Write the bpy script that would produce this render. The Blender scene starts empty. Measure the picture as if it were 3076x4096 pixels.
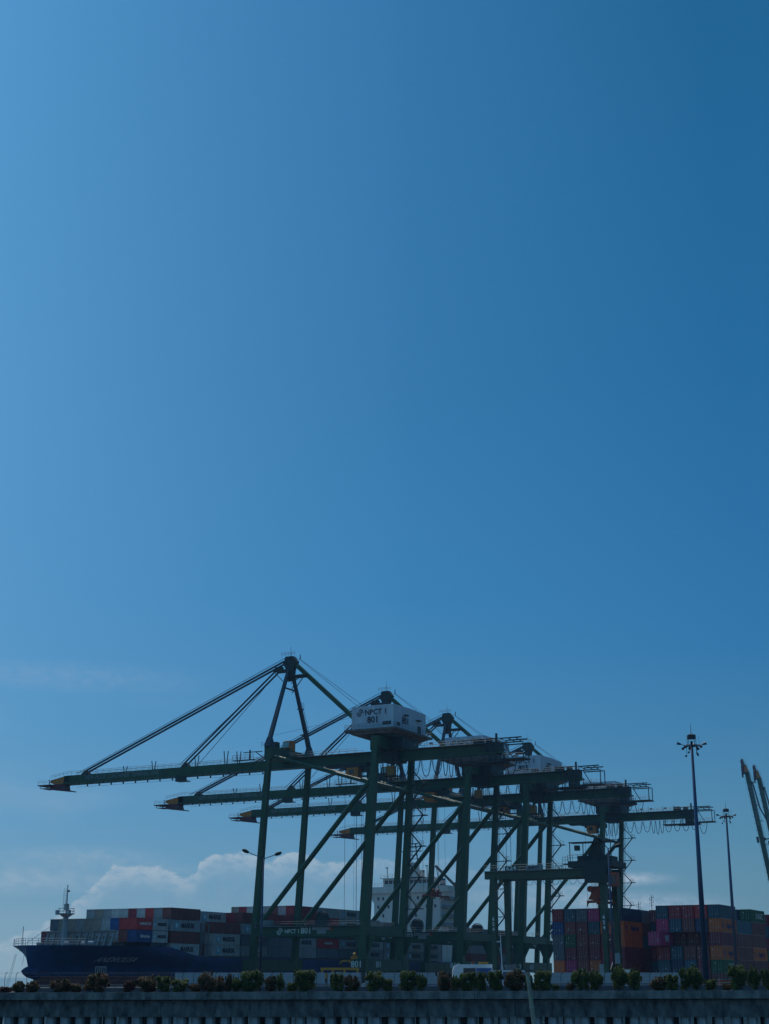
import bpy, math, random
from mathutils import Vector, Matrix
R = math.radians; PI = math.pi; cos = math.cos; sin = math.sin
sc = bpy.context.scene; col = sc.collection
rnd = random.Random(7)

# ------------------------------------------------------------ camera
F_PX, HOR = 5913.0, 3910.0
PITCH = math.atan((HOR - 2048.0) / F_PX)
cam_d = bpy.data.cameras.new("camera"); cam = bpy.data.objects.new("camera", cam_d); col.objects.link(cam)
cam_d.sensor_fit = 'VERTICAL'; cam_d.sensor_height = 36.0; cam_d.sensor_width = 27.0
cam_d.lens = 36.0 * F_PX / 4096.0
cam_d.clip_start = 0.5; cam_d.clip_end = 60000
cam.location = (0, 0, 1.0); cam.rotation_euler = (PI / 2 + PITCH, 0, 0)
sc.camera = cam

# ------------------------------------------------------------ sky
SUN_AZ, SUN_EL = R(-16), R(60)          # azimuth from +Y (the view), negative = left
w = bpy.data.worlds.new("World"); sc.world = w; w.use_nodes = True
nt = w.node_tree; N = nt.nodes; L = nt.links; N.clear()
def node(t, **k):
    n = N.new(t)
    for a, b in k.items(): setattr(n, a, b)
    return n
def mth(op, a, b=None, c=None, clamp=False):
    n = node('ShaderNodeMath', operation=op, use_clamp=clamp)
    for i, v in enumerate((a, b, c)):
        if v is None: continue
        if isinstance(v, (int, float)): n.inputs[i].default_value = v
        else: L.new(v, n.inputs[i])
    return n.outputs[0]
def mapr(v, a, b, c, d, smooth=True):
    n = node('ShaderNodeMapRange', interpolation_type='SMOOTHSTEP' if smooth else 'LINEAR')
    L.new(v, n.inputs[0])
    for i, x in enumerate((a, b, c, d)): n.inputs[i + 1].default_value = x
    return n.outputs[0]
def mixc(f, a, b, mode='MIX'):
    n = node('ShaderNodeMix', data_type='RGBA', blend_type=mode)
    if isinstance(f, (int, float)): n.inputs[0].default_value = f
    else: L.new(f, n.inputs[0])
    for i, v in ((6, a), (7, b)):
        if isinstance(v, tuple): n.inputs[i].default_value = (*v, 1)
        else: L.new(v, n.inputs[i])
    return n.outputs[2]
sky = node('ShaderNodeTexSky', sky_type='NISHITA', sun_disc=False)
sky.sun_elevation = SUN_EL; sky.sun_rotation = SUN_AZ; sky.altitude = 0
sky.air_density = 1.0; sky.dust_density = 1.0; sky.ozone_density = 3.0
tc = node('ShaderNodeTexCoord'); sep = node('ShaderNodeSeparateXYZ'); L.new(tc.outputs['Generated'], sep.inputs[0])
X, Y, Z = sep.outputs
az = mth('ARCTAN2', X, Y); el = mth('ARCSINE', Z)
def lin(c): return tuple(((x / 255) / 12.92 if x <= 10 else (((x / 255) + 0.055) / 1.055) ** 2.4) for x in c) + (1,)
elr = mapr(el, 0.0, 0.7, 0, 1, False)
def skyramp(stops):
    r = node('ShaderNodeValToRGB'); e = r.color_ramp; e.interpolation = 'B_SPLINE' if False else 'EASE'
    e.interpolation = 'LINEAR'
    while len(e.elements) < len(stops): e.elements.new(0.5)
    for q, (p_, c_) in zip(e.elements, stops): q.position = p_ / 0.7; q.color = lin(c_)
    L.new(elr, r.inputs[0]); return r.outputs[0]
# brighter towards the sun side (left), deeper to the right
SL = skyramp([(0.0, (150, 178, 190)), (0.03, (134, 172, 190)), (0.06, (118, 166, 193)), (0.10, (104, 160, 198)), (0.15, (96, 157, 201)), (0.21, (91, 154, 203)), (0.39, (87, 153, 204)), (0.62, (82, 150, 203))])
SM = skyramp([(0.0, (128, 162, 176)), (0.03, (114, 156, 178)), (0.06, (103, 151, 181)), (0.10, (88, 145, 184)), (0.16, (72, 136, 183)), (0.245, (57, 128, 180)), (0.39, (53, 120, 172)), (0.64, (50, 117, 169))])
SR = skyramp([(0.0, (118, 152, 165)), (0.05, (101, 144, 164)), (0.085, (84, 138, 168)), (0.14, (66, 127, 169)), (0.21, (47, 117, 169)), (0.30, (40, 110, 163)), (0.39, (34, 105, 157)), (0.62, (28, 98, 146))])
tl = mapr(az, -0.31, 0.02, 0, 1, False); tl = mth('ADD', tl, mth('MULTIPLY', mth('MULTIPLY', tl, mth('SUBTRACT', 1.0, tl)), 0.40))
base = mixc(tl, SL, SM); base = mixc(mapr(az, 0.0, 0.25, 0, 1, False), base, SR)
# thin cirrus veils
comb = node('ShaderNodeCombineXYZ'); L.new(mth('MULTIPLY', az, 5.0), comb.inputs[0]); L.new(mth('MULTIPLY', el, 22.0), comb.inputs[1])
nz = node('ShaderNodeTexNoise'); nz.inputs['Scale'].default_value = 1.0; nz.inputs['Detail'].default_value = 4; nz.inputs['Roughness'].default_value = 0.45
L.new(comb.outputs[0], nz.inputs['Vector'])
veil = mapr(nz.outputs[0], 0.5, 0.85, 0, 0.55)
lowm = mapr(el, 0.25, 0.04, 0, 1)
leftm = mapr(az, 0.12, -0.22, 0.12, 1)
veil = mth('MULTIPLY', mth('MULTIPLY', veil, lowm), leftm)
comb2 = node('ShaderNodeCombineXYZ'); L.new(mth('MULTIPLY', az, 110.0), comb2.inputs[0]); L.new(mth('MULTIPLY', el, 190.0), comb2.inputs[1])
nz2 = node('ShaderNodeTexNoise'); nz2.inputs['Scale'].default_value = 1.0; nz2.inputs['Detail'].default_value = 7; nz2.inputs['Roughness'].default_value = 0.6
L.new(comb2.outputs[0], nz2.inputs['Vector'])
def blob(ca, ce, ra, re):
    a = mth('DIVIDE', mth('SUBTRACT', az, ca), ra); b = mth('DIVIDE', mth('SUBTRACT', el, ce), re)
    d = mth('SQRT', mth('ADD', mth('MULTIPLY', a, a), mth('MULTIPLY', b, b)))
    return mapr(d, 1.0, 0.0, 0, 1)
for (ca, ce, ra, re, k) in ((-0.22, 0.19, 0.13, 0.014, .16), (-0.25, 0.060, 0.12, 0.013, .6), (-0.20, 0.074, 0.08, 0.010, .35), (-0.15, 0.066, 0.05, 0.008, .3),
                           (0.155, 0.061, 0.045, 0.006, 1.0), (0.17, 0.045, 0.07, 0.010, .6), (0.10, 0.05, 0.10, 0.013, .3), (0.238, 0.033, 0.008, 0.006, .5)):
    veil = mth('ADD', veil, mth('MULTIPLY', blob(ca, ce, ra, re), mth('MULTIPLY', mth('MULTIPLY', mth('ADD', nz.outputs[0], 0.45), mapr(nz2.outputs[0], 0.3, 0.7, 0.45, 1.5)), k)), clamp=True)
# cumulus bank low over the ship: top edge profile against azimuth
fc = node('ShaderNodeFloatCurve'); cv = fc.mapping.curves[0]
prof = [(170, 3700), (300, 3600), (345, 3565), (385, 3530), (430, 3484), (520, 3480), (640, 3492), (745, 3520), (775, 3480), (810, 3448), (900, 3427), (990, 3432), (1040, 3455), (1110, 3445), (1170, 3424), (1230, 3440), (1330, 3466), (1430, 3455), (1500, 3440), (1600, 3470), (1720, 3450), (1800, 3450), (1850, 3480), (1950, 3510), (2100, 3540), (2300, 3560)]
A0, A1, E1 = -0.25, 0.25, 0.10
pts = []
for x, y in prof:
    a = math.atan((x - 1538) / 6220); pts.append(((a - A0) / (A1 - A0), (HOR - y) / 6100 / E1))
pts = [(0, 0.2)] + pts + [(1, 0.3)]
while len(cv.points) < len(pts): cv.points.new(0.5, 0.5)
for q, p_ in zip(cv.points, pts): q.location = p_; q.handle_type = 'AUTO'
fc.mapping.update(); L.new(mapr(az, A0, A1, 0, 1, False), fc.inputs[1])
top = mth('ADD', mth('MULTIPLY', fc.outputs[0], E1), mth('MULTIPLY', mth('SUBTRACT', nz2.outputs[0], 0.5), 0.010))
depth = mth('SUBTRACT', top, el)
cum = mapr(depth, 0.0, 0.0025, 0, 1)
fade = mapr(depth, 0.001, 0.020, 1.0, 0.14)
cum = mth('MULTIPLY', mth('MULTIPLY', cum, fade), mapr(nz2.outputs[0], 0.36, 0.62, 0.35, 1.0))
cum = mth('MULTIPLY', cum, mapr(az, 0.04, -0.07, 0.22, 0.9))
skyc = mixc(veil, base, lin((160, 182, 200))[:3])
skyc = mixc(cum, skyc, lin((166, 186, 200))[:3])
# photographed blue over the physical sky, dimmer behind the camera (the sun stands ahead)
phys = mixc(1.0, sky.outputs[0], (0.055, 0.055, 0.055), 'MULTIPLY')
skyc = mixc(0.02, skyc, phys)
back = mapr(mth('ABSOLUTE', mth('SUBTRACT', az, -0.3)), 0.55, 1.6, 1.0, 1.0)
back = mth('MULTIPLY', back, mapr(el, -0.02, 0.0, 0.25, 1.0))
skyc = mixc(1.0, skyc, mixc(mapr(mth('ABSOLUTE', mth('SUBTRACT', az, -0.3)), 0.55, 1.6, 0, 1), (1, 1, 1), (0.92, 0.92, 0.92)), 'MULTIPLY')
skyc = mixc(1.0, skyc, back, 'MULTIPLY')
bg = node('ShaderNodeBackground'); L.new(skyc, bg.inputs[0]); bg.inputs[1].default_value = 1.0
wo = node('ShaderNodeOutputWorld'); L.new(bg.outputs[0], wo.inputs[0])

# ------------------------------------------------------------ sun
sd = bpy.data.lights.new("sun", 'SUN'); so = bpy.data.objects.new("sun", sd); col.objects.link(so)
sd.energy = 2.2; sd.angle = R(0.5); sd.color = (1.0, 0.95, 0.86)
sdir = Vector((sin(SUN_AZ) * cos(SUN_EL), cos(SUN_AZ) * cos(SUN_EL), sin(SUN_EL)))
so.rotation_euler = sdir.to_track_quat('Z', 'Y').to_euler(); so.location = (0, 0, 200)

sc.view_settings.view_transform = 'Standard'; sc.view_settings.look = 'None'
sc.view_settings.exposure = 0.0; sc.view_settings.gamma = 1.0; sc.view_settings.use_curve_mapping = False
sc.render.film_transparent = False
sc.cycles.max_bounces = 5; sc.cycles.diffuse_bounces = 3; sc.cycles.glossy_bounces = 2

# ------------------------------------------------------------ materials
MATS = {}
def mat(name, c, rough=0.6, metal=0.0, var=0.25, scale=0.6, streak=0.0, bump=0.0, alt=None, spec=0.3, objcol=False, wave=None, trans=0):
    if name in MATS: return MATS[name]
    m = bpy.data.materials.new(name); m.use_nodes = True; t = m.node_tree; n = t.nodes; l = t.links
    b = n['Principled BSDF']; b.inputs['Roughness'].default_value = rough; b.inputs['Metallic'].default_value = metal
    b.inputs['Specular IOR Level'].default_value = spec
    g = n.new('ShaderNodeTexCoord'); no = n.new('ShaderNodeTexNoise'); no.inputs['Scale'].default_value = scale
    no.inputs['Detail'].default_value = 5; no.inputs['Roughness'].default_value = 0.65
    if streak:
        mp = n.new('ShaderNodeMapping'); mp.inputs['Scale'].default_value = (1, 1, 1 / streak); l.new(g.outputs['Object'], mp.inputs[0]); l.new(mp.outputs[0], no.inputs['Vector'])
    else: l.new(g.outputs['Object'], no.inputs['Vector'])
    cr = n.new('ShaderNodeMapRange'); l.new(no.outputs[0], cr.inputs[0]); cr.inputs[1].default_value = 0.35; cr.inputs[2].default_value = 0.68
    cr.inputs[3].default_value = 0; cr.inputs[4].default_value = 1
    mx = n.new('ShaderNodeMix'); mx.data_type = 'RGBA'
    l.new(cr.outputs[0], mx.inputs[0])
    if objcol:
        oi = n.new('ShaderNodeObjectInfo'); l.new(oi.outputs['Color'], mx.inputs[6])
        dk = n.new('ShaderNodeMix'); dk.data_type = 'RGBA'; dk.blend_type = 'MULTIPLY'; dk.inputs[0].default_value = 1
        l.new(oi.outputs['Color'], dk.inputs[6]); dk.inputs[7].default_value = (1 - var, 1 - var * 1.1, 1 - var * 1.2, 1); l.new(dk.outputs[2], mx.inputs[7])
    else:
        mx.inputs[6].default_value = (*c, 1)
        a = alt if alt else tuple(x * (1 - var) for x in c); mx.inputs[7].default_value = (*a, 1)
    l.new(mx.outputs[2], b.inputs['Base Color'])
    if bump or wave:
        bp = n.new('ShaderNodeBump'); bp.inputs['Distance'].default_value = 0.05; bp.inputs['Strength'].default_value = bump if bump else 0.8
        if wave:
            wv = n.new('ShaderNodeTexWave'); wv.bands_direction = wave; wv.inputs['Scale'].default_value = 1.1; l.new(g.outputs['Object'], wv.inputs[0]); l.new(wv.outputs[1], bp.inputs['Height'])
        else: l.new(no.outputs[0], bp.inputs['Height'])
        l.new(bp.outputs[0], b.inputs['Normal'])
    if trans:
        tr_ = n.new('ShaderNodeBsdfTranslucent'); l.new(mx.outputs[2], tr_.inputs[0]); ms = n.new('ShaderNodeMixShader'); ms.inputs[0].default_value = trans
        l.new(b.outputs[0], ms.inputs[1]); l.new(tr_.outputs[0], ms.inputs[2]); l.new(ms.outputs[0], n['Material Output'].inputs[0])
    MATS[name] = m; return m
GREEN = mat('crane_green', (0.036, 0.094, 0.045), 0.45, var=0.35, scale=0.4, streak=5, alt=(0.024, 0.062, 0.036), spec=0.2)
GRN_D = mat('machinery_dark', (0.028, 0.042, 0.036), 0.6, scale=0.8)
STEEL = mat('galvanised', (0.10, 0.12, 0.13), 0.5, metal=0.2, scale=1.0)
STAY = mat('stay_steel', (0.045, 0.055, 0.07), 0.5, scale=0.5)
ROPE = mat('wire_rope', (0.04, 0.045, 0.05), 0.6)
RAIL = mat('railing_grey', (0.16, 0.2, 0.2), 0.5)
HOUSE = mat('house_white', (0.52, 0.58, 0.64), 0.55, var=0.22, scale=0.7, streak=5)
ORANGE = mat('safety_orange', (0.50, 0.16, 0.02), 0.45, var=0.25)
ORRED = mat('weathered_red_orange', (0.32, 0.07, 0.03), 0.6, var=0.4)
YELLOW = mat('machine_yellow', (0.45, 0.24, 0.03), 0.5, var=0.3)
INK = mat('lettering_dark', (0.02, 0.022, 0.03), 0.6, var=0.1)
INKW = mat('lettering_pale', (0.55, 0.62, 0.58), 0.6, var=0.1)
INKG = mat('lettering_dull', (0.17, 0.22, 0.21), 0.6, var=0.25)
WHITE = mat('white_paint', (0.7, 0.72, 0.72), 0.45, var=0.12, scale=0.5, streak=3)
GLASS = mat('dark_glass', (0.015, 0.02, 0.03), 0.12, spec=0.6)
GLASSP = mat('cab_glass', (0.25, 0.4, 0.38), 0.15, spec=0.6)
CONCB = mat('concrete_stained', (0.20, 0.19, 0.18), 0.9, scale=1.6, streak=2.2, alt=(0.04, 0.042, 0.042), bump=0.25, spec=0.1)
CONC = mat('concrete', (0.25, 0.235, 0.22), 0.9, scale=1.5, streak=2.0, alt=(0.075, 0.072, 0.068), bump=0.25, spec=0.1)
CONCD = mat('concrete_pile', (0.42, 0.42, 0.42), 0.9, scale=1.2, streak=2, alt=(0.16, 0.16, 0.16), bump=0.3, spec=0.1)
ASPH = mat('asphalt', (0.06, 0.06, 0.06), 0.9, scale=2)
GROUND = mat('port_paving', (0.13, 0.125, 0.115), 0.9, scale=0.2, spec=0.1)
POLE = mat('galvanised_pole', (0.07, 0.085, 0.14), 0.35, metal=0.5, var=0.15)
RUBBER = mat('rubber', (0.02, 0.02, 0.02), 0.8)
BOX = mat('container_paint', (0, 0, 0), 0.5, objcol=True, var=0.35, scale=0.9, streak=3, wave='Y')
BOXF = mat('container_door_paint', (0, 0, 0), 0.5, objcol=True, var=0.4, scale=2.0, streak=2)
LABELW = mat('placard_white', (0.6, 0.63, 0.63), 0.5, var=0.2)
STARB = mat('star_blue', (0.13, 0.38, 0.5), 0.5, var=0.05)
HLB = mat('emblem_blue', (0.02, 0.04, 0.20), 0.5, var=0.05)

# ------------------------------------------------------------ helpers
class MB:
    def __init__(s): s.v = []; s.f = []
    def quadbox(s, a, b):
        """hexahedron from two 4-point rings"""
        n = len(s.v); s.v += [tuple(p) for p in a] + [tuple(p) for p in b]
        s.f += [(n + 3, n + 2, n + 1, n), (n + 4, n + 5, n + 6, n + 7)] + [(n + i, n + (i + 1) % 4, n + 4 + (i + 1) % 4, n + 4 + i) for i in range(4)]
        return s
    def box(s, x0, x1, y0, y1, z0, z1):
        x0, x1 = min(x0, x1), max(x0, x1); y0, y1 = min(y0, y1), max(y0, y1); z0, z1 = min(z0, z1), max(z0, z1)
        return s.quadbox([(x0, y0, z0), (x1, y0, z0), (x1, y1, z0), (x0, y1, z0)], [(x0, y0, z1), (x1, y0, z1), (x1, y1, z1), (x0, y1, z1)])
    def bar(s, p, q, w, h=None, w2=None, h2=None, side=None):
        p = Vector(p); q = Vector(q); h = w if h is None else h; w2 = w if w2 is None else w2; h2 = h if h2 is None else h2
        d = (q - p).normalized()
        sd_ = Vector(side) if side else (Vector((0, 1, 0)) if abs(d.y) < 0.9 else Vector((1, 0, 0)))
        n2 = d.cross(sd_).normalized(); sd_ = n2.cross(d).normalized()
        def ring(c, a, b): return [c - sd_ * a / 2 - n2 * b / 2, c + sd_ * a / 2 - n2 * b / 2, c + sd_ * a / 2 + n2 * b / 2, c - sd_ * a / 2 + n2 * b / 2]
        return s.quadbox(ring(p, w, h), ring(q, w2, h2))
    def tube(s, p, q, r, r2=None, n=8, cap=True):
        p = Vector(p); q = Vector(q); r2 = r if r2 is None else r2; d = (q - p).normalized()
        a = Vector((0, 0, 1)) if abs(d.z) < 0.9 else Vector((1, 0, 0)); u = d.cross(a).normalized(); v = d.cross(u)
        k = len(s.v)
        for c, rr in ((p, r), (q, r2)):
            for i in range(n):
                t = 2 * PI * i / n; s.v.append(tuple(c + (u * cos(t) + v * sin(t)) * rr))
        s.f += [(k + i, k + (i + 1) % n, k + n + (i + 1) % n, k + n + i) for i in range(n)]
        if cap: s.f += [tuple(k + n - 1 - i for i in range(n)), tuple(k + n + i for i in range(n))]
        return s
    def path(s, pts, r, n=5):
        for a, b in zip(pts, pts[1:]): s.tube(a, b, r, n=n, cap=False)
        return s
    def prism(s, poly, off):
        """polygon (list of 3D pts) extruded by vector off"""
        n = len(s.v); k = len(poly); off = Vector(off)
        s.v += [tuple(p) for p in poly] + [tuple(Vector(p) + off) for p in poly]
        s.f += [tuple(range(n + k - 1, n - 1, -1)), tuple(range(n + k, n + 2 * k))] + [(n + i, n + (i + 1) % k, n + k + (i + 1) % k, n + k + i) for i in range(k)]
        return s
    def quad(s, *p):
        n = len(s.v); s.v += [tuple(x) for x in p]; s.f.append(tuple(range(n, n + len(p)))); return s
    def mesh(s, name, m, smooth=False):
        me = bpy.data.meshes.new(name); me.from_pydata(s.v, [], s.f); me.update()
        if m: me.materials.append(m)
        if smooth:
            for p in me.polygons: p.use_smooth = True
        return me
    def build(s, name, m, parent=None, smooth=False, loc=None, color=None):
        o = bpy.data.objects.new(name, s.mesh(name, m, smooth)); col.objects.link(o)
        if parent: o.parent = parent
        if loc: o.location = loc
        if color: o.color = (*color, 1)
        return o
def tag(o, label=None, cat=None, group=None, kind=None):
    if label: o['label'] = label
    if cat: o['category'] = cat
    if group: o['group'] = group
    if kind: o['kind'] = kind
    return o
def empty(name, loc=(0, 0, 0), rz=0.0, **k):
    o = bpy.data.objects.new(name, None); col.objects.link(o); o.location = loc; o.rotation_euler = (0, 0, rz); o.empty_display_size = 0.5
    return tag(o, **k)
def copy_tree(o, parent=None, skip=()):
    c = o.copy(); col.objects.link(c)
    if parent is not None: c.parent = parent
    for ch in list(o.children):
        if ch.get('skipcopy'): continue
        copy_tree(ch, c)
    return c
_dg = None
def text_mesh(s, size, name='lettering', extrude=0.01, bold=0.0, align='CENTER', sx=1.0):
    c = bpy.data.curves.new('txt', 'FONT'); c.body = s; c.size = size; c.extrude = extrude; c.offset = bold; c.align_x = align; c.align_y = 'CENTER'; c.resolution_u = 2
    o = bpy.data.objects.new('txt', c); col.objects.link(o)
    bpy.context.view_layer.update(); dg = bpy.context.evaluated_depsgraph_get()
    me = bpy.data.meshes.new_from_object(o.evaluated_get(dg)); me.name = name
    bpy.data.objects.remove(o); bpy.data.curves.remove(c)
    if sx != 1.0:
        for v in me.vertices: v.co.x *= sx
    return me
TXT = {}
def text_on(s, size, m, parent, loc, rot, name='lettering', bold=0.0, sx=1.0):
    k = (s, size, m.name, bold, sx)
    if k not in TXT:
        me = text_mesh(s, size, name, bold=bold, sx=sx); me.materials.clear(); me.materials.append(m); TXT[k] = me
    o = bpy.data.objects.new(name, TXT[k]); col.objects.link(o); o.parent = parent; o.location = loc; o.rotation_euler = rot
    return o
FRONT = (PI / 2, 0, 0)               # text facing local -y
RIGHT = (PI / 2, 0, PI / 2)          # text facing local +x
ORD = ['zeroth', 'first', 'second', 'third', 'fourth', 'fifth', 'sixth', 'seventh', 'eighth', 'ninth', 'tenth', 'eleventh', 'twelfth', 'thirteenth', 'fourteenth', 'fifteenth', 'sixteenth', 'seventeenth', 'eighteenth', 'nineteenth', 'twentieth']
TENS = {20: 'twenty', 30: 'thirty', 40: 'forty', 50: 'fifty', 60: 'sixty'}
def ordn(n):
    if n <= 20: return ORD[n]
    t = n // 10 * 10; r = n % 10
    return TENS[t][:-1] + 'ieth' if r == 0 else TENS[t] + ' ' + ORD[r]

# port frame: u = seaward along a crane boom, v = along the quay away from us
AZ = R(27.091); OX, OY = -5.294, 364.128; ROTZ = -AZ
def PW(u, v, z=0.0): return Vector((OX - u * cos(AZ) + v * sin(AZ), OY + u * sin(AZ) + v * cos(AZ), z))
def pxD(x, y, D):
    """world point at depth D (metres along +Y) for a photo pixel; used to survey positions"""
    a = (x - 1538) / F_PX; b = -(y - 2048) / F_PX
    ry = cos(PITCH) - b * sin(PITCH); rz = sin(PITCH) + b * cos(PITCH); t = D / ry
    return Vector((a * t, D, 1.0 + rz * t))
def pxV(x, y, v):
    a = (x - 1538) / F_PX; b = -(y - 2048) / F_PX
    r = Vector((a, cos(PITCH) - b * sin(PITCH), sin(PITCH) + b * cos(PITCH)))
    V = Vector((sin(AZ), cos(AZ), 0)); t = (v + OX * V.x + OY * V.y) / r.dot(V); P = r * t
    return (-(P.x - OX) * cos(AZ) + (P.y - OY) * sin(AZ), P.z + 1.0)
GZ = -0.9     # port paving level
SEA = -3.2
# ============================================================ SETTING
sea_m = mat('sea_water', (0.02, 0.05, 0.06), 0.12, var=0.3, scale=0.02, spec=0.5, bump=0.4)
MB().quad((-30000, -200, SEA), (30000, -200, SEA), (30000, 45000, SEA), (-30000, 45000, SEA)).build('sea', sea_m)['kind'] = 'structure'
# port land: everything landward of the quay edge (u < 33.4)
def land():
    m = MB(); e0 = PW(33.4, -175); e1 = PW(33.4, 2500); e2 = PW(-1500, 2500)
    poly = [Vector((-134, 205, GZ)), Vector((700, 170, GZ)), Vector((1900, 800, GZ)), Vector((e2.x, e2.y, GZ)), Vector((e1.x, e1.y, GZ)), Vector((e0.x, e0.y, GZ))]
    if poly[0].y > e0.y: poly[0] = Vector((e0.x - 1, e0.y - 3, GZ))
    return m.prism(poly, (0, 0, -4))
land().build('port_ground', GROUND)['kind'] = 'structure'

# ------------------------------------------------------------ causeway on piles
CL = Vector((-34.0, 124.6, -0.16)); CR = Vector((34.0, 111.4, 0.15))
cdx = (CR - CL); clen = cdx.length; cang = math.atan2(cdx.y, cdx.x); ctilt = math.asin(cdx.z / clen)
cw = empty('piled_causeway', CL, cang, label='long weathered concrete causeway with a stepped cap beam on closely spaced piles', cat='causeway')
def cz(s): return s * math.tan(ctilt)                      # local height of the top
NB = 5
def slab(name, y0, y1, a, b, m, x0=0, x1=None):
    x1 = clen if x1 is None else x1
    q = MB().quadbox([(x0, y0, cz(x0) + a), (x1, y0, cz(x1) + a), (x1, y1, cz(x1) + a), (x0, y1, cz(x0) + a)],
                     [(x0, y0, cz(x0) + b), (x1, y0, cz(x1) + b), (x1, y1, cz(x1) + b), (x0, y1, cz(x0) + b)])
    return q.build(name, m, cw)
seg = clen / NB
for i in range(NB):
    x0, x1 = i * seg + 0.015, (i + 1) * seg - 0.015
    slab('planter_kerb', -0.34, 0.28, -0.56, 0.0, CONC, x0, x1)
    slab('cap_beam', 0.10, 1.30, -1.84, -0.72, CONCB, x0 + 3, x1 + 3 if i < NB - 1 else clen)
slab('cap_beam', 0.10, 1.30, -1.84, -0.72, CONCB, 0, 3)
slab('ledge', 0.02, 1.36, -0.72, -0.66, CONCB)
slab('ledge', 0.24, 1.36, -0.66, -0.56, CONCB)
soil = mat('planter_soil', (0.05, 0.04, 0.03), 0.95, scale=3)
slab('soil_bed', 0.28, 1.30, -0.55, -0.10, soil)
slab('road_deck', 1.36, 11.0, -1.3, -0.55, ASPH, -60, clen + 60)
for a_, b_ in ((-60, -.02), (clen + .02, clen + 60)):
    slab('planter_kerb', -0.34, 0.28, -0.56, 0.0, CONC, a_, b_); slab('cap_beam', 0.10, 1.30, -1.84, -0.72, CONCB, a_, b_); slab('ledge', 0.02, 1.36, -0.72, -0.56, CONCB, a_, b_); slab('soil_bed', 0.28, 1.30, -0.55, -0.10, soil, a_, b_)
pm = MB().prism([(-.26, -.30, -3.6), (.20, -.30, -3.6), (.36, -.06, -3.6), (.36, .5, -3.6), (-.36, .5, -3.6), (-.36, -.16, -3.6)], (0, 0, 1.80))
p0 = pm.build('pile', CONCD, cw)
np_ = 0
x = 0.6
while x < clen - 0.3 and np_ < 57:
    q = p0 if np_ == 0 else p0.copy()
    if np_: col.objects.link(q); q.parent = cw
    q.location = (x, 0.62 + rnd.uniform(-.06, .06), cz(x)); np_ += 1; x += 1.20 + rnd.uniform(-.05, .05)
for k in range(43):
    q = p0.copy(); col.objects.link(q); q.parent = cw; xx = 0.2 + k * 1.6 + rnd.uniform(-.2, .2); q.location = (xx, 3.2, cz(xx))
xm = MB()
for k in range(-50, 106):
    if 0 <= k < 56: continue
    xx = .6 + 1.2 * k; xm.prism([(xx - .26, .32, -4.2), (xx + .2, .32, -4.2), (xx + .36, 1.1, -4.2), (xx - .36, 1.1, -4.2)], (0, 0, 2.4))
xm.build('piles_beyond', CONCD, cw)['kind'] = 'stuff'
def back_barrier():
    o = slab('road_barrier', 10.6, 11.0, -0.55, 0.28, mat('barrier_concrete', (0.11, 0.11, 0.12), 0.85, var=0.35, scale=1.0, streak=.4), 0, clen)
    m = MB()
    for y, z in ((10.8, .50), (10.8, .36)): m.tube((0, y, z), (clen, y, cz(clen) + z), .03, n=5)
    x = 0
    while x < clen: m.box(x - .03, x + .03, 10.77, 10.83, .25, .52 + cz(x)); x += 2.0
    m.build('guard_rail', RAIL, cw)
back_barrier()

# ------------------------------------------------------------ bushes on the causeway
LEAF = [mat('leaf_green', (0.03, 0.055, 0.014), 0.6, trans=.35, alt=(0.17, 0.20, 0.045), scale=2.2),  # olive second tone brightened to stand in for sunlit highlights, mottled by noise
        mat('leaf_green_red', (0.035, 0.055, 0.016), 0.6, trans=.35, alt=(0.20, 0.085, 0.04), scale=1.4),
        mat('leaf_reddish', (0.12, 0.03, 0.03), 0.6, trans=.35, alt=(0.04, 0.05, 0.018), scale=2.0)]
BARK = mat('shrub_bark', (0.06, 0.045, 0.035), 0.9)
def bush_mesh(seed, m, loose):
    r = random.Random(seed); q = MB()
    lobes = [(Vector((0, 0, .50)), Vector((.42, .42, .44))), (Vector((-.12, 0, .25)), Vector((.30, .34, .24))), (Vector((.14, 0, .25)), Vector((.28, .34, .24)))]
    if loose: lobes = lobes[:1]
    for k in range(13):
        a = r.uniform(0, 2 * PI); rr = r.uniform(.18, .40); z = r.uniform(.16, .84)
        s_ = r.uniform(.12, .23); lobes.append((Vector((cos(a) * rr * (1.15 - abs(z - .5)), sin(a) * rr, z)), Vector((s_, s_, s_))))
    for k in range(7 + loose * 6):
        a = r.uniform(0, 2 * PI); d_ = r.uniform(.1, .5); lobes.append((Vector((cos(a) * d_, sin(a) * d_, r.uniform(.5, 1.0) - d_ * .35)), Vector((.05, .05, r.uniform(.07, .15)))))
    for c, s_ in lobes:
        for k in range(int(120 + 5200 * s_.x * s_.x)):
            d = Vector((r.gauss(0, 1), r.gauss(0, 1), r.gauss(0, 1))).normalized(); rad = r.uniform(.55, 1.08)
            p = c + Vector((d.x * s_.x, d.y * s_.y, d.z * s_.z)) * rad
            if p.z < .03: continue
            t = Vector((r.gauss(0, 1), r.gauss(0, 1), r.gauss(0, .6))).normalized(); nn = d.cross(t)
            if nn.length < .1: continue
            nn.normalize(); ls = r.uniform(.026, .052)
            tip = (t * 1.0 + d * .6).normalized()
            q.quad(p - tip * ls, p + nn * ls * .5, p + tip * ls, p - nn * ls * .5)
    return q.mesh('foliage', m)
BM = [[bush_mesh(10 * i + j, LEAF[i], j >= 1) for j in range(3)] for i in range(3)]
stm = MB()
for a in range(5):
    t = a * 2 * PI / 5; stm.tube((0, 0, -.05), (cos(t) * .18, sin(t) * .18, .45), .022, .010, n=5)
STM = stm.mesh('stem', BARK)
bl = []
def addb(ox, oy, s_, items):
    for a, b, t in items: bl.append((ox + a * s_, ox + b * s_, oy + t * s_))
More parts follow.
